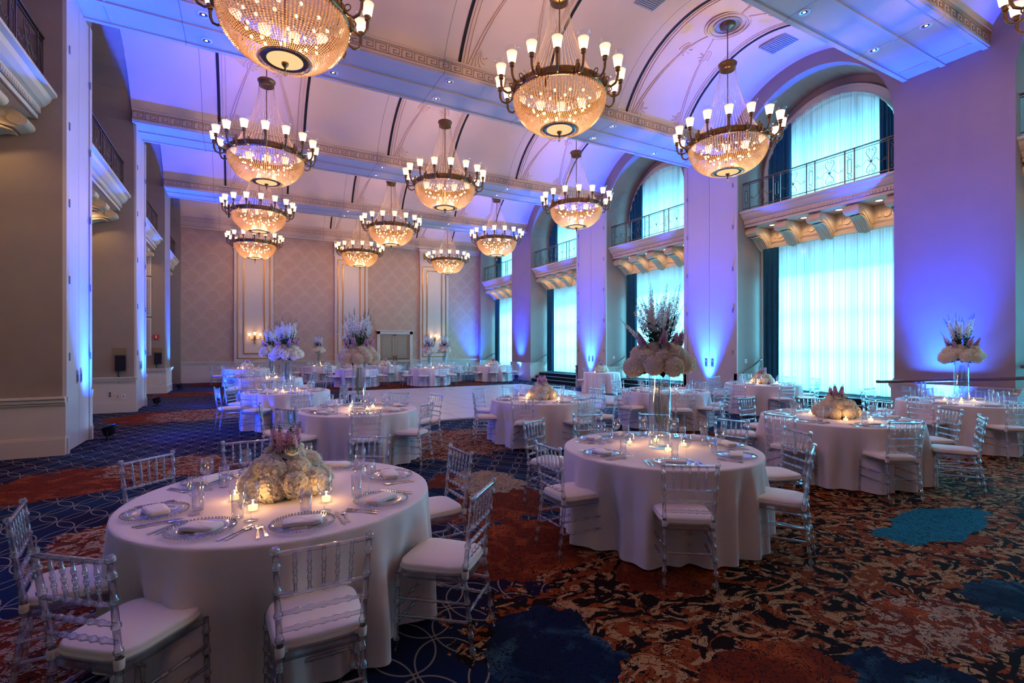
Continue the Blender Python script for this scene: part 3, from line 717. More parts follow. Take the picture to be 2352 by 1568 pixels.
# ------------------------------------------------------------------ chandeliers
def chandelier_proto():
    root = empty('chandelier', (0,0,0))
    Rr = .86
    m = MB(); m.lathe([(Rr-.03,-.08),(Rr+.0,-.085),(Rr+.03,-.06),(Rr+.035,-.03),(Rr+.03,.03),(Rr+.04,.05),(Rr+.01,.07),(Rr-.03,.06),(Rr-.03,-.08)], 64)
    for i in range(64):
        a = 2*PI*i/64; m.xf(Matrix.Translation((Rr*math.cos(a)+.032*math.cos(a), Rr*math.sin(a)+.032*math.sin(a), 0)) @ Matrix.Rotation(a,4,'Z')); m.box(-.002,.008,-.018,.018,-.03,.03)
    m.xf(None)
    for i in range(8):
        a = 2*PI*(i+.5)/8; m.xf(Matrix.Rotation(a,4,'Z') @ Matrix.Translation((Rr+.03,0,0)))
        m.lathe([(0,-.10),(.05,-.07),(.07,-.02),(.05,.06),(.02,.12),(.03,.15),(0,.18)], 8)
    m.xf(None); m.build('ring_band', M['bronze'], root)
    # bowl of bead strings
    b = MB(); Z = []
    prof = []
    for i in range(33):
        t_ = i/32; a = t_*PI/2
        a = t_*math.radians(69.5); rr = (Rr+.01)*(math.cos(a)**.92); zz = -.08-.655*math.sin(a)
        prof.append((rr, zz))
    NS = 100
    for i in range(NS):
        a = 2*PI*i/NS; ca, sa = math.cos(a), math.sin(a)
        for j in range(32):
            r0, z0 = prof[j]; r1, z1 = prof[j+1]
            r_, z_ = (r0+r1)/2, (z0+z1)/2; L = math.hypot(r1-r0, z1-z0)*.52; w = min(.019, r_*PI/NS*.80)
            dx, dz = (r1-r0), (z1-z0); l = math.hypot(dx,dz); dx/=l; dz/=l
            T = lambda s, n, t: ((r_+s*dx-n*dz)*ca - t*sa, (r_+s*dx-n*dz)*sa + t*ca, z_+s*dz+n*dx)
            b.add([T(-L,0,0),T(0,w,0),T(0,0,w),T(0,-w,0),T(0,0,-w),T(L,0,0)], [(0,1,2),(0,2,3),(0,3,4),(0,4,1),(5,2,1),(5,3,2),(5,4,3),(5,1,4)])
    b.build('crystal_bowl', M['crystal'], root)
    m = MB(); m.lathe([(.24,-.675),(.27,-.69),(.31,-.68),(.34,-.65),(.31,-.64)], 40); m.lathe([(0,-.83),(.02,-.82),(.012,-.78),(.045,-.74),(.05,-.71),(.02,-.69)], 12); m.build('bottom_ring', M['bronze'], root)
    m = MB(); m.lathe([(0,-.71),(.10,-.705),(.25,-.675)], 32); m.build('alabaster_disc', M['alabaster'], root)
    m = MB(); m.lathe([(0,-.91),(.02,-.89),(.028,-.87),(.015,-.84),(0,-.83)], 8); m.build('crystal_drop', M['crystal'], root)
    # upper cone of strands
    s = MB()
    for i in range(56):
        a = 2*PI*i/56
        pts = []
        for j in range(9):
            t_ = j/8; rr = .17+(Rr-.10-.17)*(t_**1.75); pts.append((rr*math.cos(a), rr*math.sin(a), 1.78-1.74*t_))
        s.tube(pts, [.0035]*5+[.005,.007,.008,.008], 3, False)
    s.build('crystal_strands', M['strand'], root)
    m = MB(); m.lathe([(.17,1.73),(.18,1.76),(.17,1.80),(.20,1.83),(.21,1.87),(.19,1.89),(.04,1.92),(.03,1.95),(.02,1.96)], 28); m.build('crown', M['bronze'], root)
    m = MB(); m.tube([(0,0,-.65),(0,0,2.75)], .013, 8); m.lathe([(.0,2.68),(.04,2.69),(.10,2.73),(.17,2.75),(.18,2.81)], 24); m.build('stem', M['bronze'], root)
    # arms with frosted cups
    am = MB(); am.tube([(Rr+.02,0,.0),(Rr+.08,0,-.08),(Rr+.16,0,-.11),(Rr+.24,0,-.07),(Rr+.275,0,.01),(Rr+.28,0,.09),(Rr+.28,0,.13)], [.022,.02,.02,.021,.023,.024,.02], 8)
    am.lathe([(.015,.11),(.035,.125),(.045,.145),(.028,.16),(.04,.18),(.052,.195),(.03,.20)], 12, (Rr+.28,0,0)); am.ring((Rr+.07,0,.04),.045,.010,12,6,'y')
    am = am.mesh('arm', M['bronze'])
    sh = MB(); sh.lathe([(.0,0),(.042,.0),(.058,.025),(.066,.075),(.075,.125),(.084,.165)], 18)
    sh = sh.mesh('lamp_shade', M['shade'])
    rim = MB(); rim.lathe([(.084,.165),(.092,.20),(.112,.225)], 18); rim = rim.mesh('glass_rim', M['glass'])
    for i in range(16):
        a = 2*PI*i/16
        o = link('arm', am, root, (0,0,0), (0,0,a))
        q = link('lamp_shade', sh, o, (Rr+.28,0,.195)); q.scale = (1.15,)*3; q2 = link('glass_rim', rim, o, (Rr+.28,0,.195)); q2.scale = (1.15,)*3
    bl = MB(); bl.lathe([(0,-.025),(.017,-.017),(.024,0),(.017,.017),(0,.025)], 8); bl = bl.mesh('bulb', M['bulb'])
    for n, rr, zz in ((13,.58,-.16),(11,.48,-.30),(7,.30,-.40)):
        for i in range(n):
            a = 2*PI*(i+.3*n)/n; link('bulb', bl, root, (rr*math.cos(a), rr*math.sin(a), zz+R.uniform(-.06,.06)))
    tag(root, 'x', 'chandelier', 'crystal bowl chandeliers')
    return freeze(root)
CH = chandelier_proto()
CN = {(-1,0):None}
rowl = {-1: 'at the top right corner, mostly cut off', 0: '', 1: '', 2: '', 3: ''}
names = {(-1,0): 'crystal chandelier over the entrance end, left of the camera', (-1,1): 'crystal chandelier over the entrance end, centre', (-1,2): 'crystal chandelier cut off by the top right corner',
 (0,0): 'huge nearest crystal chandelier cut off by the top edge at left', (0,1): 'large crystal bowl chandelier near the top centre', (0,2): 'large crystal chandelier before the nearest tall arched window',
 (1,0): 'crystal chandelier hanging directly below the huge cut-off one', (1,1): 'mid-sized crystal chandelier at the middle of the ceiling', (1,2): 'crystal chandelier before the second arched window',
 (2,0): 'third chandelier down the left row', (2,1): 'third chandelier back in the centre row', (2,2): 'third chandelier back in the row by the windows',
 (3,0): 'smallest lowest chandelier of the left row', (3,1): 'small chandelier before the middle gilt panel, centre row', (3,2): 'smallest chandelier of the row by the windows'}
ZR = 6.52
for k in range(-1, 4):
    yc = (B0+P*k+BW + min(B0+P*(k+1), YB))/2
    for i, X0 in enumerate(CHX):
        place(CH, (X0, yc, ZR), R.uniform(0,.35), names[(k,i)])
        ef = 1.35 if k < 0 else 1.0
        spot_light('chandelier_cups_glow', (X0, yc, ZR+.45), (X0, yc, 9.3), 105*ef, (1,.57,.31), 2.25, 1.0, .3)
        point_light('chandelier_bulbs', (X0, yc, ZR-.34), 135*ef, (1,.57,.31), .12); spot_light('chandelier_bowl_glow', (X0, yc, ZR-.5), (X0, yc, 0), 270*ef, (1,.66,.46), 2.1, .8, .2)

# ------------------------------------------------------------------ LED uplights
up = empty('uplight', (0,0,0)); tag(up, 'x', 'uplight', 'blue floor uplights')
m = MB(); m.xf(Matrix.Translation((0,0,.16)) @ Matrix.Rotation(-.25,4,'Y')); m.lathe([(0,-.09),(.07,-.09),(.10,-.05),(.11,.08),(.12,.09)], 20); m.lathe([(.108,.07),(.09,.065),(0,.06)], 20); m.xf(None); m.build('lamp_housing', M['phone'], up)
m = MB(); m.xf(Matrix.Translation((0,0,.16)) @ Matrix.Rotation(-.25,4,'Y')); m.disc((0,0,.068), .095, 20); m.xf(None); m.build('lens', M['ledlens'], up)
m = MB(); m.tube([(0,-.13,.16),(0,-.14,.04),(0,-.12,.012),(0,.12,.012),(0,.14,.04),(0,.13,.16)], .012, 6); m.box(-.12,.12,-.02,.02,0,.02); m.build('yoke', M['phone'], up)
freeze(up)
BLUE = (.002,.052,1.0); BEAM = (.022,.115,1.0)
sites = [(XL+.34, 11.75, 1, 'left wall at the first narrow pillar'), (XL+.34, 17.75, 1, 'left wall at the second narrow pillar'), (XL+.34, 23.85, 1, 'left wall at the third narrow pillar'),
         (XR-.36, 4.8, -1, 'right wall behind the tall bouquet table'), (XR-.28, 10.75, -1, 'right wall between nearest and second windows'), (XR-.28, 16.8, -1, 'right wall between second and third windows'), (XR-.28, 22.8, -1, 'right wall between third and farthest windows')]
for (x, y, n, lab) in sites:
    place(up, (x, y, 0), 0 if n > 0 else PI, 'black LED floor uplight, %s' % lab)
    yy = y - (.75 if n > 0 else 0)
    if y < 5: spot_light('uplight_beam', (x, y, .26), (XR, y-.1, 2.3), 1700, BEAM, 1.35, 1.0, .06)
    else: spot_light('uplight_beam', (x, y, .26), (x-n*.34, yy, 2.9), 2600, BEAM, .66, 1.0, .05)
    spot_light('uplight_beam', (x, y, .26), (x+n*.35, y, 7.6), 11500, BLUE, .98, 1.0, .08)
    spot_light('uplight_wash', (x, y, .26), (x+n*3.0, y-.6, 2.0), (1400 if n > 0 else 500), BLUE, 2.2, 1.0, .08)
spot_light('uplight_wash', (XL+.26, 5.2, .26), (XL+.7, 5.2, 7.6), 11500, BLUE, 1.02, 1.0, .08)
place(up, (XL+.26, 5.2, 0), 0, 'black LED floor uplight, left wall beyond the left edge of the picture')
spot_light('uplight_wash', (XR-.3, 27.6, .26), (XR-.6, YB+.1, 5.6), 3500, BLUE, 1.1, 1.0, .08)
place(up, (XR-.3, 27.6, 0), PI, 'black LED floor uplight in the far right corner')
# cables
m = MB(); m.tube([(XL+.30,11.5,.01),(XL+.42,11.25,.01),(XL+.32,11.0,.01),(XL+.18,10.8,.01),(XL+.40,10.6,.01),(XL+.35,10.9,.012)], .009, 5)
tag(m.build('power_cable', M['phone']), 'black cable coiled on the carpet beside the first left uplight', 'cable')

# ------------------------------------------------------------------ dance floor, glass guard rail
m = MB(); m.box(3.5,11.35,11.0,19.9,0,.025); m.mat(1); m.box(3.42,3.5,10.92,19.98,0,.012); m.box(11.35,11.43,10.92,19.98,0,.012); m.box(3.5,11.35,10.92,11.0,0,.012); m.box(3.5,11.35,19.9,19.98,0,.012)
tag(m.build('dance_floor', [M['dance'], M['steel']]), 'square white tiled dance floor in the middle of the carpet', 'dance floor')
gr = empty('guard_rail', (12.5, 3.4, 0)); tag(gr, 'dark wooden handrail over a glass balustrade beside the blue-lit right wall', 'railing')
m = MB(); m.tube([(0,-2.4,1.30),(0,0,1.16),(0,2.0,.98),(0,2.35,.95),(0,2.45,.95)], .032, 12); m.build('handrail', M['wood'], gr)
for y0, y1 in ((-2.3,-.1),(0,2.0)):
    m = MB(); m.box(-.006,.006,y0+.05,y1-.03,.10,1.16-.11*(y1+.0)-.06 if y1 > 0 else 1.10); m.build('glass_panel', M['glass'], gr)
for y_ in (-1.2,-.05,.02,1.55,1.62):
    m = MB(); m.tube([(0,y_,0),(0,y_,1.13-.09*y_)], .012, 8); m.lathe([(.04,0),(.04,.012),(.014,.02)], 12, (0,y_,0)); m.build('post', M['steel'], gr)
m = MB(); m.tube([(13.05,3.64,1.34),(13.8,3.60,1.50)], .03, 10); m.mat(1); m.tube([(13.15,3.62,1.36),(13.15,3.70,1.36)], .012, 6)
tag(m.build('wall_handrail', [M['wood'], M['steel']]), 'short dark handrail end on the jamb at the right picture edge', 'handrail')

# ------------------------------------------------------------------ chairs
def bamboo(m, p0, p1, r, nodes, n=8, end=True):
    """rod with raised bamboo rings"""
    p0 = Vector(p0); p1 = Vector(p1); L = (p1-p0).length; ps = []; rs = []
    ps.append(0); rs.append(r)
    for t_ in nodes:
        for d, k in ((-.012,1.0),(-.007,1.38),(-.002,1.42),(0,1.1),(.002,1.42),(.007,1.38),(.012,1.0)):
            ps.append(min(max(t_+d/L*1.0, .001), .999)); rs.append(r*k)
    ps.append(1); rs.append(r)
    m.tube([tuple(p0.lerp(p1, t_)) for t_ in ps], rs, n)
def chair_meshes(lo=False):
    n = 5 if lo else 9
    out = []
    # rear legs run up into the back posts (two straight runs)
    for s in (-1,1):
        m = MB(); x = s*.165
        bamboo(m, (s*.18,.245,.0), (x,.185,.44), .0135, [] if lo else [.12,.3,.5,.7,.88], n); bamboo(m, (x,.185,.44), (s*.188,.245,.915), .0135, [] if lo else [.15,.38,.60,.82,.965], n)
        out.append(('leg', m, (0,0,0)))
    for s in (-1,1):
        m = MB(); bamboo(m, (s*.20,-.215,0), (s*.198,-.205,.44), .0135, [] if lo else [.15,.38,.62,.85], n); out.append(('leg', m, (0,0,0)))
    def back(z): return .185+(.06)*(z-.44)/.475
    def hw(z): return .165+.023*(z-.44)/.475
    for i, z in enumerate((.885,.705,.625,.55)):
        m = MB(); y = back(z); bamboo(m, (-hw(z),y,z), (hw(z),y,z), .010 if i else .0115, [] if (lo or not i) else [.2,.35,.5,.65,.8], n-1)
        out.append(('back_rail', m, None))
    for i in range(5):
        m = MB(); x = -.115+.0575*i; P0 = (x*.95,back(.705),.705); P1 = (x,back(.885),.885)
        if lo: m.tube([P0,P1], .0075, 4)
        else: bamboo(m, P0, P1, .0075, [.3,.5,.7], 7)
        out.append(('spindle', m, None))
    m = MB()
    for z in (.20,.30): 
        for s in (-1,1): bamboo(m, (s*.20,-.21,z), (s*.173,.215,z), .009, [] if lo else [.25,.5,.75], n-2)
    for z in (.25,.16): bamboo(m, (-.20,-.21,z), (.20,-.21,z), .009, [] if lo else [.25,.5,.75], n-2)
    bamboo(m, (-.173,.215,.26), (.173,.215,.26), .009, [] if lo else [.25,.5,.75], n-2)
    out.append(('stretcher_frame', m, None))
    m = MB()                              # seat frame
    pl = [(-.205,-.22),(.205,-.22),(.178,.195),(-.178,.195)]; pi_ = [(-.17,-.185),(.17,-.185),(.145,.165),(-.145,.165)]
    for i in range(4):
        a, b, c, d = pl[i], pl[(i+1)%4], pi_[(i+1)%4], pi_[i]
        m.add([(*a,.415),(*b,.415),(*c,.415),(*d,.415),(*a,.445),(*b,.445),(*c,.445),(*d,.445)], [(3,2,1,0),(4,5,6,7),(0,1,5,4),(2,3,7,6)])
    out.append(('seat_frame', m, None))
    m = MB()                              # cushion: rounded trapezoid
    def sup(a, sc, z):
        c, s = math.cos(a), math.sin(a); e = .42
        x = math.copysign(abs(c)**e, c); y = math.copysign(abs(s)**e, s)
        w = .208-.022*(y+1)/2
        return (x*w*sc, -.012+y*.208*sc, z)
    rings = [(.90,.445),(.99,.452),(1.0,.462),(1.035,.468),(1.0,.474),(1.0,.484),(.985,.494),(.95,.500),(.6,.508),(.25,.511),(.0,.512)]
    na = 24 if lo else 40
    m.grid(lambda u, v: sup(2*PI*u, *rings[round(v*(len(rings)-1))]), na, len(rings)-1, cu=True)
    cush = m
    straps = []
    if not lo:
        for s in (-1,1):
            m = MB(); m.lathe([(.018,-.022),(.020,-.01),(.020,.012),(.018,.02)], 10, (s*.167,.19,.462)); m.box(s*.167-.012-.02*s,s*.167+.012-.02*s,.15,.19,.452,.474); straps.append(m)
    return out, cush, straps
def chair_proto(lo):
    parts, cush, straps = chair_meshes(lo)
    root = empty('chiavari_chair'); tag(root, 'x', 'chair')
    if lo:
        m = MB()
        for nm, q, _ in parts: m.add(q.v, q.f, True)
        m.build('chair_frame', M['acrylic'], root)
    else:
        for nm, q, _ in parts: q.build(nm, M['acrylic'], root)
    cush.build('seat_cushion', M['cushion'], root)
    for q in straps: q.build('strap', M['cushion'], root)
    return freeze(root)
CHI, CLO = chair_proto(False), chair_proto(True)

# ------------------------------------------------------------------ table cloth
def cloth(name, cx, cy, r, label, seed, h=.765, n=200):
    q = random.Random(seed); K = 11
    ph = [q.uniform(0,6.28) for _ in range(6)]
    def fold(a): return .5*math.sin(a*K+ph[0]+.8*math.sin(2*a+ph[1]))+.3*math.sin(a*(K*2+3)+ph[2])+.35*math.sin(a*7+ph[3])
    rows = [(0,1),(.55,1),(.90,1),(.97,1),(.992,.999),(1.0,.993),(1.004,.98)] + [(1.006, .96-.96*i/13) for i in range(1,14)]
    def f(u, v):
        a = 2*PI*u; rr, zz = rows[round(v*(len(rows)-1))]; d = 1-zz
        if rr < 1.0: amp = 0; out = 0
        else: amp = .12*min(d*1.5,1)**1.1; out = .03*d
        R_ = r*rr + amp*(fold(a)-.25) + out
        return (R_*math.cos(a), R_*math.sin(a), max(.012+h*zz - .012*zz, .004+.01*(fold(a)+1)))
    m = MB(); m.grid(f, n, len(rows)-1, cu=True)
    o = m.build(name, M['cloth'], None, (cx,cy,0)); tag(o, label, 'tablecloth', 'white floor-length tablecloths'); return o

# ------------------------------------------------------------------ tableware prototypes
def proto(name, cat, group, parts):
    if len(parts) == 1:
        o = parts[0][1].build(name, parts[0][2])
    else:
        o = empty(name)
        for nm, q, mt in parts: q.build(nm, mt, o)
    tag(o, 'x', cat, group); return freeze(o)
q1 = MB(); q1.lathe([(0,.004),(.095,.004),(.105,.010),(.160,.014),(.160,.018),(.105,.015),(.095,.009),(0,.009)], 40)
q2 = MB()
for i in range(60):
    a = 2*PI*i/60; q2.lathe([(0,-.0045),(.004,-.002),(.004,.002),(0,.0045)], 5, (.163*math.cos(a), .163*math.sin(a), .017))
CHARGER = proto('charger_plate', 'plate', 'beaded glass chargers', [('plate_disc', q1, M['glass']), ('beaded_rim', q2, M['bead'])])
q = MB()
def napf(u, v):
    a = 2*PI*u; e = .35; c, s = math.cos(a), math.sin(a); x = math.copysign(abs(c)**e, c); y = math.copysign(abs(s)**e, s)
    sc, z = [(.0,.012),(.97,.012),(1.0,.015),(1.01,.018),(.985,.020),(1.0,.022),(1.0,.027),(.97,.032),(.6,.034),(0,.034)][round(v*9)]
    return (x*.098*sc, y*.055*sc, z+.002*math.sin(x*9)*(sc > .3))
q.grid(napf, 32, 9, cu=True)
NAPKIN = proto('folded_napkin', 'napkin', 'folded napkins', [('napkin', q, M['napkin'])])
q = MB(); q.lathe([(0,.0),(.036,.0),(.037,.003),(.012,.007),(.0045,.014),(.0035,.05),(.004,.085),(.010,.095),(.028,.110),(.039,.130),(.0425,.150),(.040,.180),(.034,.212),(.0328,.212),(.0388,.180),(.0412,.150),(.0375,.131),(.027,.113),(.0,.100)], 24)
WINE = proto('wine_glass', 'glass', 'wine glasses', [('wine_glass', q, M['glass'])])
q = MB(); q.lathe([(0,0),(.030,0),(.031,.004),(.032,.14),(.0305,.14),(.0295,.014),(0,.012)], 24)
HIGH = proto('highball_glass', 'glass', 'water glasses', [('highball_glass', q, M['glass'])])
def bar(m, pts, w, t): 
    for (a, b), (w0, w1) in zip(zip(pts[:-1], pts[1:]), zip(w[:-1], w[1:])):
        m.add([(-w0,a[0],a[1]),(w0,a[0],a[1]),(w1,b[0],b[1]),(-w1,b[0],b[1]),(-w0,a[0],a[1]+t),(w0,a[0],a[1]+t),(w1,b[0],b[1]+t),(-w1,b[0],b[1]+t)], [(3,2,1,0),(4,5,6,7),(0,1,5,4),(1,2,6,5),(2,3,7,6),(3,0,4,7)])
q = MB(); bar(q, [(-.10,.001),(-.07,.003),(.02,.004),(.045,.002),(.06,.003)], [.008,.007,.003,.007,.011], .0025)
for i in range(4): x = -.0095+.00633*i; q.box(x-.0016,x+.0016,.06,.10,.003,.0055)
FORK = proto('fork', 'fork', 'dinner forks', [('fork', q, M['silver'])])
q = MB(); bar(q, [(-.11,.001),(-.08,.002),(-.01,.003),(0,.002),(.09,.002),(.12,.002)], [.008,.008,.005,.009,.010,.002], .003)
KNIFE = proto('knife', 'knife', 'table knives', [('knife', q, M['silver'])])
q = MB(); bar(q, [(-.09,.001),(-.06,.002),(.03,.004),(.045,.003)], [.008,.006,.003,.004], .0025)
q.xf(Matrix.Translation((0,.068,.004)) @ Matrix.Diagonal((.7,1.15,.35,1))); q.lathe([(0,-.012),(.016,-.008),(.023,.004),(.021,.006),(.014,-.004),(0,-.007)], 14); q.xf(None)
SPOON = proto('spoon', 'spoon', 'table spoons', [('spoon', q, M['silver'])])
g = MB(); g.lathe([(0,0),(.022,0),(.028,.006),(.032,.05),(.033,.062),(.0315,.062),(.030,.05),(.026,.008),(0,.006)], 20)
w = MB(); w.lathe([(0,.007),(.026,.008),(.027,.034),(0,.033)], 16)
fl = MB(); fl.lathe([(0,.034),(.005,.039),(.0055,.045),(.002,.055),(0,.060)], 8)
VOT = proto('votive_candle', 'candle', 'votive candles', [('glass_cup', g, M['glass']), ('wax', w, M['wax']), ('flame', fl, M['flame'])])

# ------------------------------------------------------------------ flowers
def hyd_mesh(seed, n=270, mat='petal'):
    q = random.Random(seed); m = MB(); m.lathe([(0,-.066),(.045,-.048),(.066,0),(.045,.048),(0,.066)], 8)
    for i in range(n):
        z = 1-2*(i+.5)/n; a = i*2.39996; rr = math.sqrt(1-z*z); d = Vector((rr*math.cos(a), rr*math.sin(a), z))
        c = d*(.080+q.uniform(-.006,.008)); t1 = d.orthogonal().normalized(); t1 = Matrix.Rotation(q.uniform(0,6.28),3,d) @ t1; t2 = d.cross(t1)
        s = q.uniform(.012,.017)*(1.6 if n < 60 else 1)
        for k in range(4):
            an = k*PI/2; e = t1*math.cos(an)+t2*math.sin(an); f = t1*-math.sin(an)+t2*math.cos(an); lift = q.uniform(-.15,.5)
            m.add([tuple(c), tuple(c+e*s*.5-f*s*.5+d*s*.05), tuple(c+e*s*1.05-f*s*.35+d*s*lift), tuple(c+e*s*1.05+f*s*.35+d*s*lift), tuple(c+e*s*.5+f*s*.5+d*s*.05)], [(0,1,2,3,4)], False)
    return m.mesh('hydrangea', M[mat])
HYD = [hyd_mesh(3), hyd_mesh(5)]; HYDF = hyd_mesh(8, 34)
def spike_mesh(seed, L, mat, nf, fs, bend, lo=False):
    q = random.Random(seed); m = MB()
    P_ = lambda t_: Vector((bend*t_*t_, .25*bend*math.sin(t_*3), L*t_))
    m.mat(0); m.tube([tuple(P_(i/6)) for i in range(7)], [.004,.004,.0035,.003,.003,.002,.001], 4, False)
    for i in range(nf):
        t_ = .38+.60*i/nf; a = i*2.4+q.uniform(-.3,.3); sz = fs*(1.15-.75*(i/nf)); p = P_(t_)
        bud = i > nf*.72; m.mat(0 if bud else 1)
        d = Vector((math.cos(a), math.sin(a), .35)).normalized(); c = p+d*sz*.7; t1 = d.orthogonal().normalized(); t2 = d.cross(t1)
        if bud: m.add([tuple(p), tuple(c+t1*sz*.3), tuple(c+d*sz*.7), tuple(c-t1*sz*.3), tuple(c+t2*sz*.3)], [(0,1,2),(0,2,3),(0,4,2)])
        else:
            for k in range(5):
                an = k*2*PI/5; e = t1*math.cos(an)+t2*math.sin(an); f = t2*math.cos(an)-t1*math.sin(an)
                m.add([tuple(c-d*sz*.3), tuple(c+e*sz*.7-f*sz*.35+d*sz*.1), tuple(c+e*sz*1.0+d*sz*.35), tuple(c+e*sz*.7+f*sz*.35+d*sz*.1)], [(0,1,2,3)])
    m.mat(0)
    for i in range(13):
        t_ = .06+.42*i/13; a = i*2.1; p = P_(t_); d = Vector((math.cos(a), math.sin(a), .9)).normalized(); s = Vector((-math.sin(a), math.cos(a), 0)); l = .085
        m.add([tuple(p), tuple(p+d*l*.5+s*.010), tuple(p+d*l), tuple(p+d*l*.5-s*.010)], [(0,1,2,3)])
    return m.mesh('flower_spike', [M['leaf'], M[mat]])
LARK = [spike_mesh(1,.62,'lpetal',38,.023,.05), spike_mesh(2,.55,'lpetal',36,.022,.09), spike_mesh(3,.58,'lpetal',38,.023,-.06)]
STOCK = [spike_mesh(4,.30,'pink',60,.030,.02), spike_mesh(6,.26,'pink',54,.030,-.03)]
q = MB()
for k, (r0, n, h) in enumerate(((.012,4,.045),(.022,5,.044),(.031,6,.038))):
    for i in range(n):
        a = 2*PI*i/n+k*.5; w_ = 2*PI/n*.7
        q.grid(lambda u, v: ((r0*(.45+.75*math.sin(v*2.1)) )*math.cos(a+(u-.5)*w_*2), (r0*(.45+.75*math.sin(v*2.1)))*math.sin(a+(u-.5)*w_*2), h*v-.01*abs(u-.5)*v*2), 4, 4)
q.lathe([(0,-.005),(.02,0),(.016,.02)], 8)
ROSE = q.mesh('rose', M['rose'])
q = MB()
for i in range(5):
    a = 2*PI*i/5
    d = Vector((math.cos(a), math.sin(a), 0)); s = Vector((-math.sin(a), math.cos(a), 0))
    for j, (l0, l1, w0, w1, z0, z1) in enumerate(((0,.04,.004,.022,0,.008),(.04,.08,.022,.020,.008,.0),(.08,.12,.020,.001,0,-.02))):
        q.add([tuple(d*l0-s*w0+Vector((0,0,z0))), tuple(d*l0+s*w0+Vector((0,0,z0))), tuple(d*l1+s*w1+Vector((0,0,z1))), tuple(d*l1-s*w1+Vector((0,0,z1)))], [(0,1,2,3)])
LEAFM = q.mesh('foliage', M['dkleaf'])
def aim(dx, dy, dz, spin=0): return (Matrix(Vector((dx,dy,dz)).to_track_quat('Z','Y').to_matrix()) @ Matrix.Rotation(spin,3,'Z')).to_euler()
def bouquet(tall, seed, lo=False):
    q = random.Random(seed); root = empty('flower_arrangement'); H = [HYDF] if lo else HYD
    tag(root, 'x', 'flowers', 'tall vase bouquets' if tall else 'low table bouquets')
    def head(x, y, z, s): link('hydrangea', q.choice(H), root, (x,y,z), (q.uniform(0,6),q.uniform(0,6),q.uniform(0,6)), s)
    if tall:   # origin at vase mouth
        for n, rr, zz, s in ((9,.235,.02,1.05),(8,.17,.105,1.0),(5,.08,.15,.9)):
            for i in range(n):
                a = 2*PI*i/n+q.uniform(-.15,.15); head((rr+q.uniform(-.02,.025))*math.cos(a), (rr+q.uniform(-.02,.02))*math.sin(a), zz+q.uniform(-.02,.025), s*q.uniform(.92,1.12))
        for i in range(20):
            a = 2*PI*i/20*1.62+q.uniform(-.2,.2); sp = (.07+.30*((i%5)/4.0))+q.uniform(-.03,.03); link('larkspur', LARK[i%3], root, (.05*math.cos(a),.05*math.sin(a),.15), aim(sp*math.cos(a), sp*math.sin(a), 1, q.uniform(0,6)), q.uniform(.88,1.12))
        link('larkspur', LARK[1], root, (-.05,0,.15), aim(-1.0,.1,.75,1), .85)
        for i in range(6):
            a = 2*PI*i/6+.4; link('stock_stem', STOCK[i%2], root, (.13*math.cos(a),.13*math.sin(a),.13), aim(.45*math.cos(a), .45*math.sin(a), 1), q.uniform(.8,1.0))
        for i in range(5):
            a = 2*PI*i/5+1; link('rose', ROSE, root, (.16*math.cos(a),.16*math.sin(a),.19), aim(.9*math.cos(a), .9*math.sin(a), .6), 1.05)
        for i in range(3): link('foliage', LEAFM, root, (0,0,.0-.02*i), (0,0,i*.4), 1.9)
    else:      # origin on the table
        m = MB(); m.lathe([(0,0),(.07,0),(.10,.03),(.11,.07),(.0,.07)], 18); m.build('dark_bowl', M['phone'], root)
        for n, rr, zz, s in ((9,.205,.085,1.0),(7,.135,.16,1.0),(3,.055,.205,.95)):
            for i in range(n):
                a = 2*PI*i/n+q.uniform(-.12,.12); head((rr+q.uniform(-.015,.015))*math.cos(a), (rr+q.uniform(-.015,.015))*math.sin(a), zz+q.uniform(-.012,.015), s*q.uniform(.95,1.1))
        for i in range(5):
            a = 2*PI*i/5+.6; link('stock_stem', STOCK[i%2], root, (.035*math.cos(a),.035*math.sin(a),.20), aim(.22*math.cos(a), .22*math.sin(a), 1), q.uniform(.72,.92))
        for i in range(3):
            a = 2*PI*i/3+3.6; link('rose', ROSE, root, (.09*math.cos(a),.09*math.sin(a),.265), aim(.6*math.cos(a), .6*math.sin(a), .9), 1.1)
        for i in range(2): link('foliage', LEAFM, root, (0,0,.24), (0,0,i), 1.1)
        link('foliage', LEAFM, root, (0,0,.035), (0,0,.3), 1.6)
    return freeze(root)
BQ = {(t_, l): bouquet(t_, 11+t_*3, l) for t_ in (0, 1) for l in (0, 1)}
g = MB(); g.lathe([(0,0),(.098,0),(.102,.006),(.102,.74),(.097,.74),(.097,.018),(0,.016)], 36)
VASE = proto('cylinder_vase', 'vase', 'tall glass vases', [('cylinder_vase', g, M['vase'])])
f = MB(); f.tube([(.03,0,.02),(.0,.01,.2),(-.015,.0,.45),(-.02,-.01,.62)], [.003,.003,.002,.001], 5, False)
for i in range(26):
    t_ = i/26; z = .20+.42*t_; l = .085*math.sin(PI*(.25+.65*t_))+.012
    for s in (-1,1):
        for az in (0.0, 1.1):
            dx, dy = s*math.cos(az), s*math.sin(az)
            f.add([(-.01,0,z),(-.01+dx*l*.5-.002,dy*l*.5,z+l*.35+.006),(-.01+dx*l*.8,dy*l*.8,z+l*.9),(-.01+dx*l*.5,dy*l*.5,z+l*.35-.004)], [(0,1,2,3)])
FROND = proto('palm_frond', 'leaf', 'palm fronds inside the vases', [('palm_frond', f, M['leaf'])])

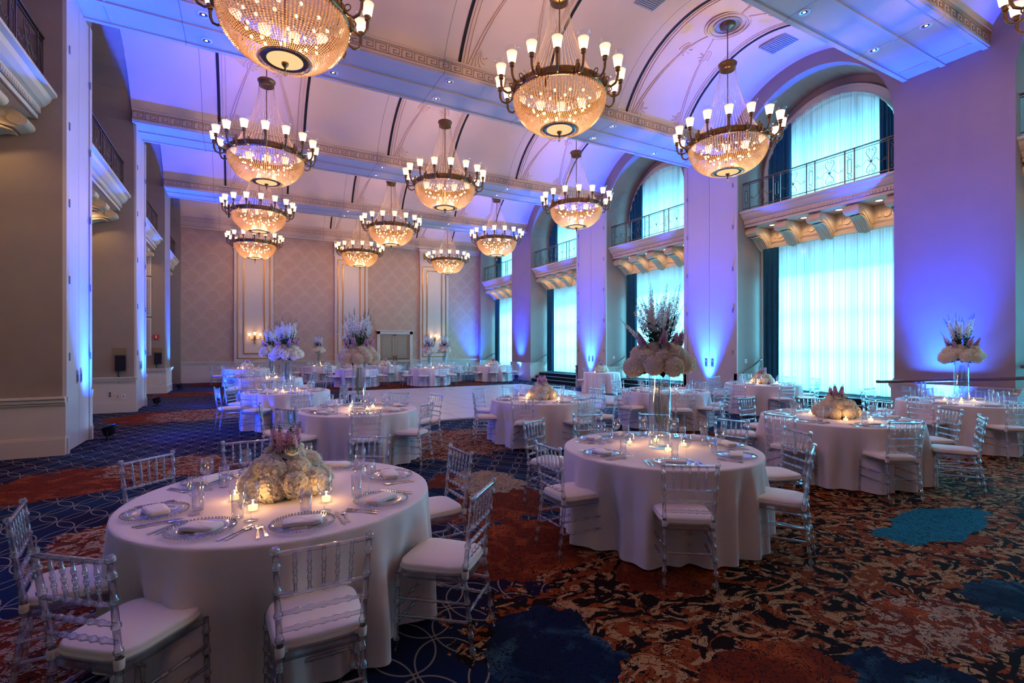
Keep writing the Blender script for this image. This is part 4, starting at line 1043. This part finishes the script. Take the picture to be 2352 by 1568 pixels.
# ------------------------------------------------------------------ tables
def un(px, py, z):
    zd = FPX*(EYE-z)/(py-797.0); t_ = (px-1176.0)/FPX
    return zd*(math.sin(TH)+t_*math.cos(TH)), zd*(math.cos(TH)-t_*math.sin(TH))
T = [ # name, cx, cy, r, tall, chair pixel list (top rail centre), phase for the rest
 ('table nearest the camera', .26, 3.58, .915, 0, [(170,1270),(135,1155),(340,1048),(565,1010),(850,998),(1055,1030),(1108,1118),(750,1240)], 0),
 ('right-centre tall-bouquet table', 3.50, 3.48, .90, 1, [(1210,963),(1280,1018),(1572,1050),(1843,1028),(1865,985),(1705,957),(1500,941),(1320,943)], 0),
 ('low-bouquet table at right', 7.10, 3.80, .93, 0, [(1655,925),(1704,911),(1855,908),(2035,916),(1790,950),(2063,964),(2255,955),(2215,937)], 0),
 ('table by the blue-lit right wall', 11.05, 3.85, .915, 1, [(2112,911),(2345,922),(1976,896),(1990,890)], .0),
 ('low-bouquet table before dance floor', 4.88, 7.78, .93, 0, [(1087,890),(1103,902),(1160,883),(1214,910),(1347,912),(1275,884)], 0),
 ('tall-bouquet table left of dance floor', 1.59, 7.86, .87, 1, [(598,927),(655,937),(838,936),(975,926),(1007,905),(926,898),(677,905)], 0),
 ('table behind right-centre tall bouquet', 8.20, 8.0, .93, 1, [], .2),
 ('low-bouquet table by nearest window', 12.0, 8.28, .90, 0, [(1837,862),(1878,874),(1897,868)], .1),
 ('second table down the left side', .87, 11.85, .88, 1, [], .15),
 ('third table down the left side', .80, 17.0, .88, 1, [], .3),
 ('farthest left low-bouquet table', .20, 25.1, .92, 0, [], .1),
 ('far table left of middle panel', 3.35, 26.2, .85, 1, [], .2),
 ('table behind dance floor left end', 4.42, 22.3, .90, 0, [], .35),
 ('low-bouquet table before double doors', 6.40, 25.2, .88, 0, [], .0),
 ('front table of twin tall bouquets', 7.45, 21.5, .88, 1, [], .15),
 ('rear table of twin tall bouquets', 9.02, 23.7, .88, 1, [], .4),
 ('low-bouquet table in far right corner', 11.30, 22.7, .92, 0, [], .25),
 ('small table by second-window pillar', 12.0, 14.9, .68, 0, [], .6)]
DIR8 = ['right', 'back right', 'back', 'back left', 'left', 'front left', 'front', 'front right']
def seat_dir(cx, cy, ang):
    """which side of the table, as seen in the photograph"""
    x, y = math.cos(ang), math.sin(ang)
    bx = cx*math.cos(TH)-cy*math.sin(TH); bz = cx*math.sin(TH)+cy*math.cos(TH); L = math.hypot(bx, bz)
    vx = x*math.cos(TH)-y*math.sin(TH); vz = x*math.sin(TH)+y*math.cos(TH)
    rgt = vx*bz/L - vz*bx/L; fwd = vx*bx/L + vz*bz/L
    return math.degrees(math.atan2(fwd, rgt)) % 360
TZ = .766
for ti, (nm, cx, cy, r, tall, pix, phase) in enumerate(T):
    far = cy > 10; mid = cy > 6
    cloth('tablecloth', cx, cy, r, 'white floor-length cloth on the %s' % nm, 100+ti, n=260 if not mid else 130)
    # seats
    seats = []
    for (px, py) in pix:
        X, Y = un(px, py, .905); a = math.atan2(Y-cy, X-cx); d = min(max(math.hypot(X-cx, Y-cy), r+.35), r+.52); seats.append([a, d])
    want = 8 if ti != 17 else 3
    if not seats: seats = [[phase+2*PI*i/want+R.uniform(-.06,.06), r+R.uniform(.38,.47)] for i in range(want)]
    while len(seats) < want:
        ss = sorted(s[0] % (2*PI) for s in seats); gaps = [((ss[(i+1) % len(ss)]-ss[i]) % (2*PI) or 2*PI, ss[i]) for i in range(len(ss))]
        g_, s_ = max(gaps)
        if g_ < .9: break
        k = max(2, round(g_/(PI/4))); seats.append([s_+g_/k, r+.40])
    if ti == 17: seats = [[.2,r+.3],[1.5,r+.3],[2.6,r+.3]]
    # rank directions so each name is unique at this table
    degs = [seat_dir(cx, cy, s[0]) for s in seats]; order = sorted(range(len(seats)), key=lambda i: degs[i])
    names8 = {}
    if len(seats) == 8:
        best = min(range(8), key=lambda o_: sum(abs(((degs[order[j]]-45*((j+o_) % 8))+180) % 360-180) for j in range(8)))
        for j in range(8): names8[order[j]] = DIR8[(j+best) % 8]
    else:
        used = set()
        for i in order:
            k = round(degs[i]/45) % 8
            while DIR8[k] in used: k = (k+1) % 8
            used.add(DIR8[k]); names8[i] = DIR8[k]
    for i, (a, d) in enumerate(seats):
        w_ = names8[i]
        X, Y = cx+d*math.cos(a), cy+d*math.sin(a)
        pr = CLO if far else CHI
        jit = R.uniform(-.05,.05) if not mid else R.uniform(-.12,.12)
        # the back post line sits .24 behind the chair's origin
        ox, oy = X-.235*math.cos(a), Y-.235*math.sin(a)
        place(pr, (ox, oy, 0), a-PI/2+jit, 'clear chair with white cushion, %s side of the %s' % (w_, nm), 'clear acrylic chairs')
        # setting
        def at(rad, tan, z=TZ): return (cx+rad*math.cos(a)-tan*math.sin(a), cy+rad*math.sin(a)+tan*math.cos(a), z)
        rz = a+PI/2                      # local +Y points to the table centre
        jt = lambda s: R.uniform(-s, s)
        rp = r-.215
        if ti == 17: continue
        place(CHARGER, at(rp,0), rz, 'clear beaded charger plate at the %s seat, %s' % (w_, nm))
        place(NAPKIN, at(rp,0), rz+jt(.25), 'folded white napkin on the %s plate, %s' % (w_, nm))
        place(WINE, at(rp-.17+jt(.01), .15+jt(.015)), 0, 'wine glass at the %s seat, %s' % (w_, nm))
        place(HIGH, at(rp-.20+jt(.01), .055+jt(.015)), 0, 'water glass at the %s seat, %s' % (w_, nm))
        if not far:
            place(FORK, at(rp,-.215), rz+jt(.08), 'outer fork at the %s seat, %s' % (w_, nm))
            place(FORK, at(rp-.01,-.188), rz+jt(.08), 'inner fork at the %s seat, %s' % (w_, nm))
            place(KNIFE, at(rp,.195), rz+jt(.06), 'table knife at the %s seat, %s' % (w_, nm))
            place(SPOON, at(rp,.225), rz+jt(.06), 'spoon at the %s seat, %s' % (w_, nm))
    # centrepiece
    lo = 1 if far else 0
    rzb = R.uniform(0,6.28)
    if tall:
        place(VASE, (cx,cy,TZ), 0, 'tall clear cylinder vase holding the bouquet, %s' % nm)
        place(FROND, (cx,cy,TZ+.01), 2.6+R.uniform(-.3,.3), 'green palm frond inside the vase, %s' % nm)
        place(BQ[(1,lo)], (cx,cy,TZ+.755), TH*-1 if not far else rzb, 'tall bouquet of white hydrangeas and flower spikes, %s' % nm, None, 1.0 if not far else 1.08)
    else:
        place(BQ[(0,lo)], (cx,cy,TZ), rzb, 'low white hydrangea bouquet with pink blooms, %s' % nm, None, 1.0)
    nv = 4 if ti != 17 else 2
    for j in range(nv):
        if ti == 0: va, vr = ((3.28,.30),(4.15,.38),(5.23,.40),(1.0,.34))[j]
        elif ti == 1: va, vr = ((4.3,.20),(-.4,.24),(2.2,.28),(.9,.26))[j]
        else: va = 2*PI*j/nv+R.uniform(0,1.2); vr = R.uniform(.33,.40) if not tall else R.uniform(.18,.28)
        p = (cx+vr*math.cos(va), cy+vr*math.sin(va))
        # name the votive by its side
        side = DIR8[round(seat_dir(cx, cy, va)/45) % 8]
        place(VOT, (*p, TZ), 0, 'lit votive candle on the %s of the centrepiece, %s' % (side, nm))
        if cy < 10: point_light('candle_light', (*p, TZ+.085), .85, (1,.50,.16), .012)
        else:
            if j % 2 == 0: point_light('candle_light', (*p, TZ+.085), 1.3, (1,.50,.16), .02)

# ------------------------------------------------------------------ remaining prototypes that were never placed
for pr in (CH, up, CHI, CLO): assert pr.name in USED

# ------------------------------------------------------------------ world, camera, render look
W = bpy.data.worlds.new('world'); SC.world = W; W.use_nodes = True
W.node_tree.nodes['Background'].inputs[0].default_value = (.45,.8,1,1); W.node_tree.nodes['Background'].inputs[1].default_value = .6
cam = bpy.data.cameras.new('camera'); cam.sensor_width = 36; cam.lens = FPX/2352*36; cam.shift_y = 13/2352; cam.clip_start = .05; cam.clip_end = 200
co = link('camera', cam, None, (0,0,EYE), (PI/2, 0, -TH)); SC.camera = co
SC.view_settings.view_transform = 'Standard'; SC.view_settings.look = 'None'; SC.view_settings.gamma = 1; SC.view_settings.use_curve_mapping = False
SC.view_settings.exposure = 0.3
cy_ = SC.cycles
cy_.max_bounces = 5; cy_.diffuse_bounces = 3; cy_.glossy_bounces = 2; cy_.transmission_bounces = 3; cy_.transparent_max_bounces = 14
cy_.sample_clamp_indirect = 3.0; cy_.sample_clamp_direct = 0; cy_.caustics_reflective = False; cy_.caustics_refractive = False
cy_.use_light_tree = True; cy_.use_denoising = True; cy_.use_adaptive_sampling = True; cy_.adaptive_threshold = .15; cy_.adaptive_min_samples = 16; cy_.blur_glossy = 1.0
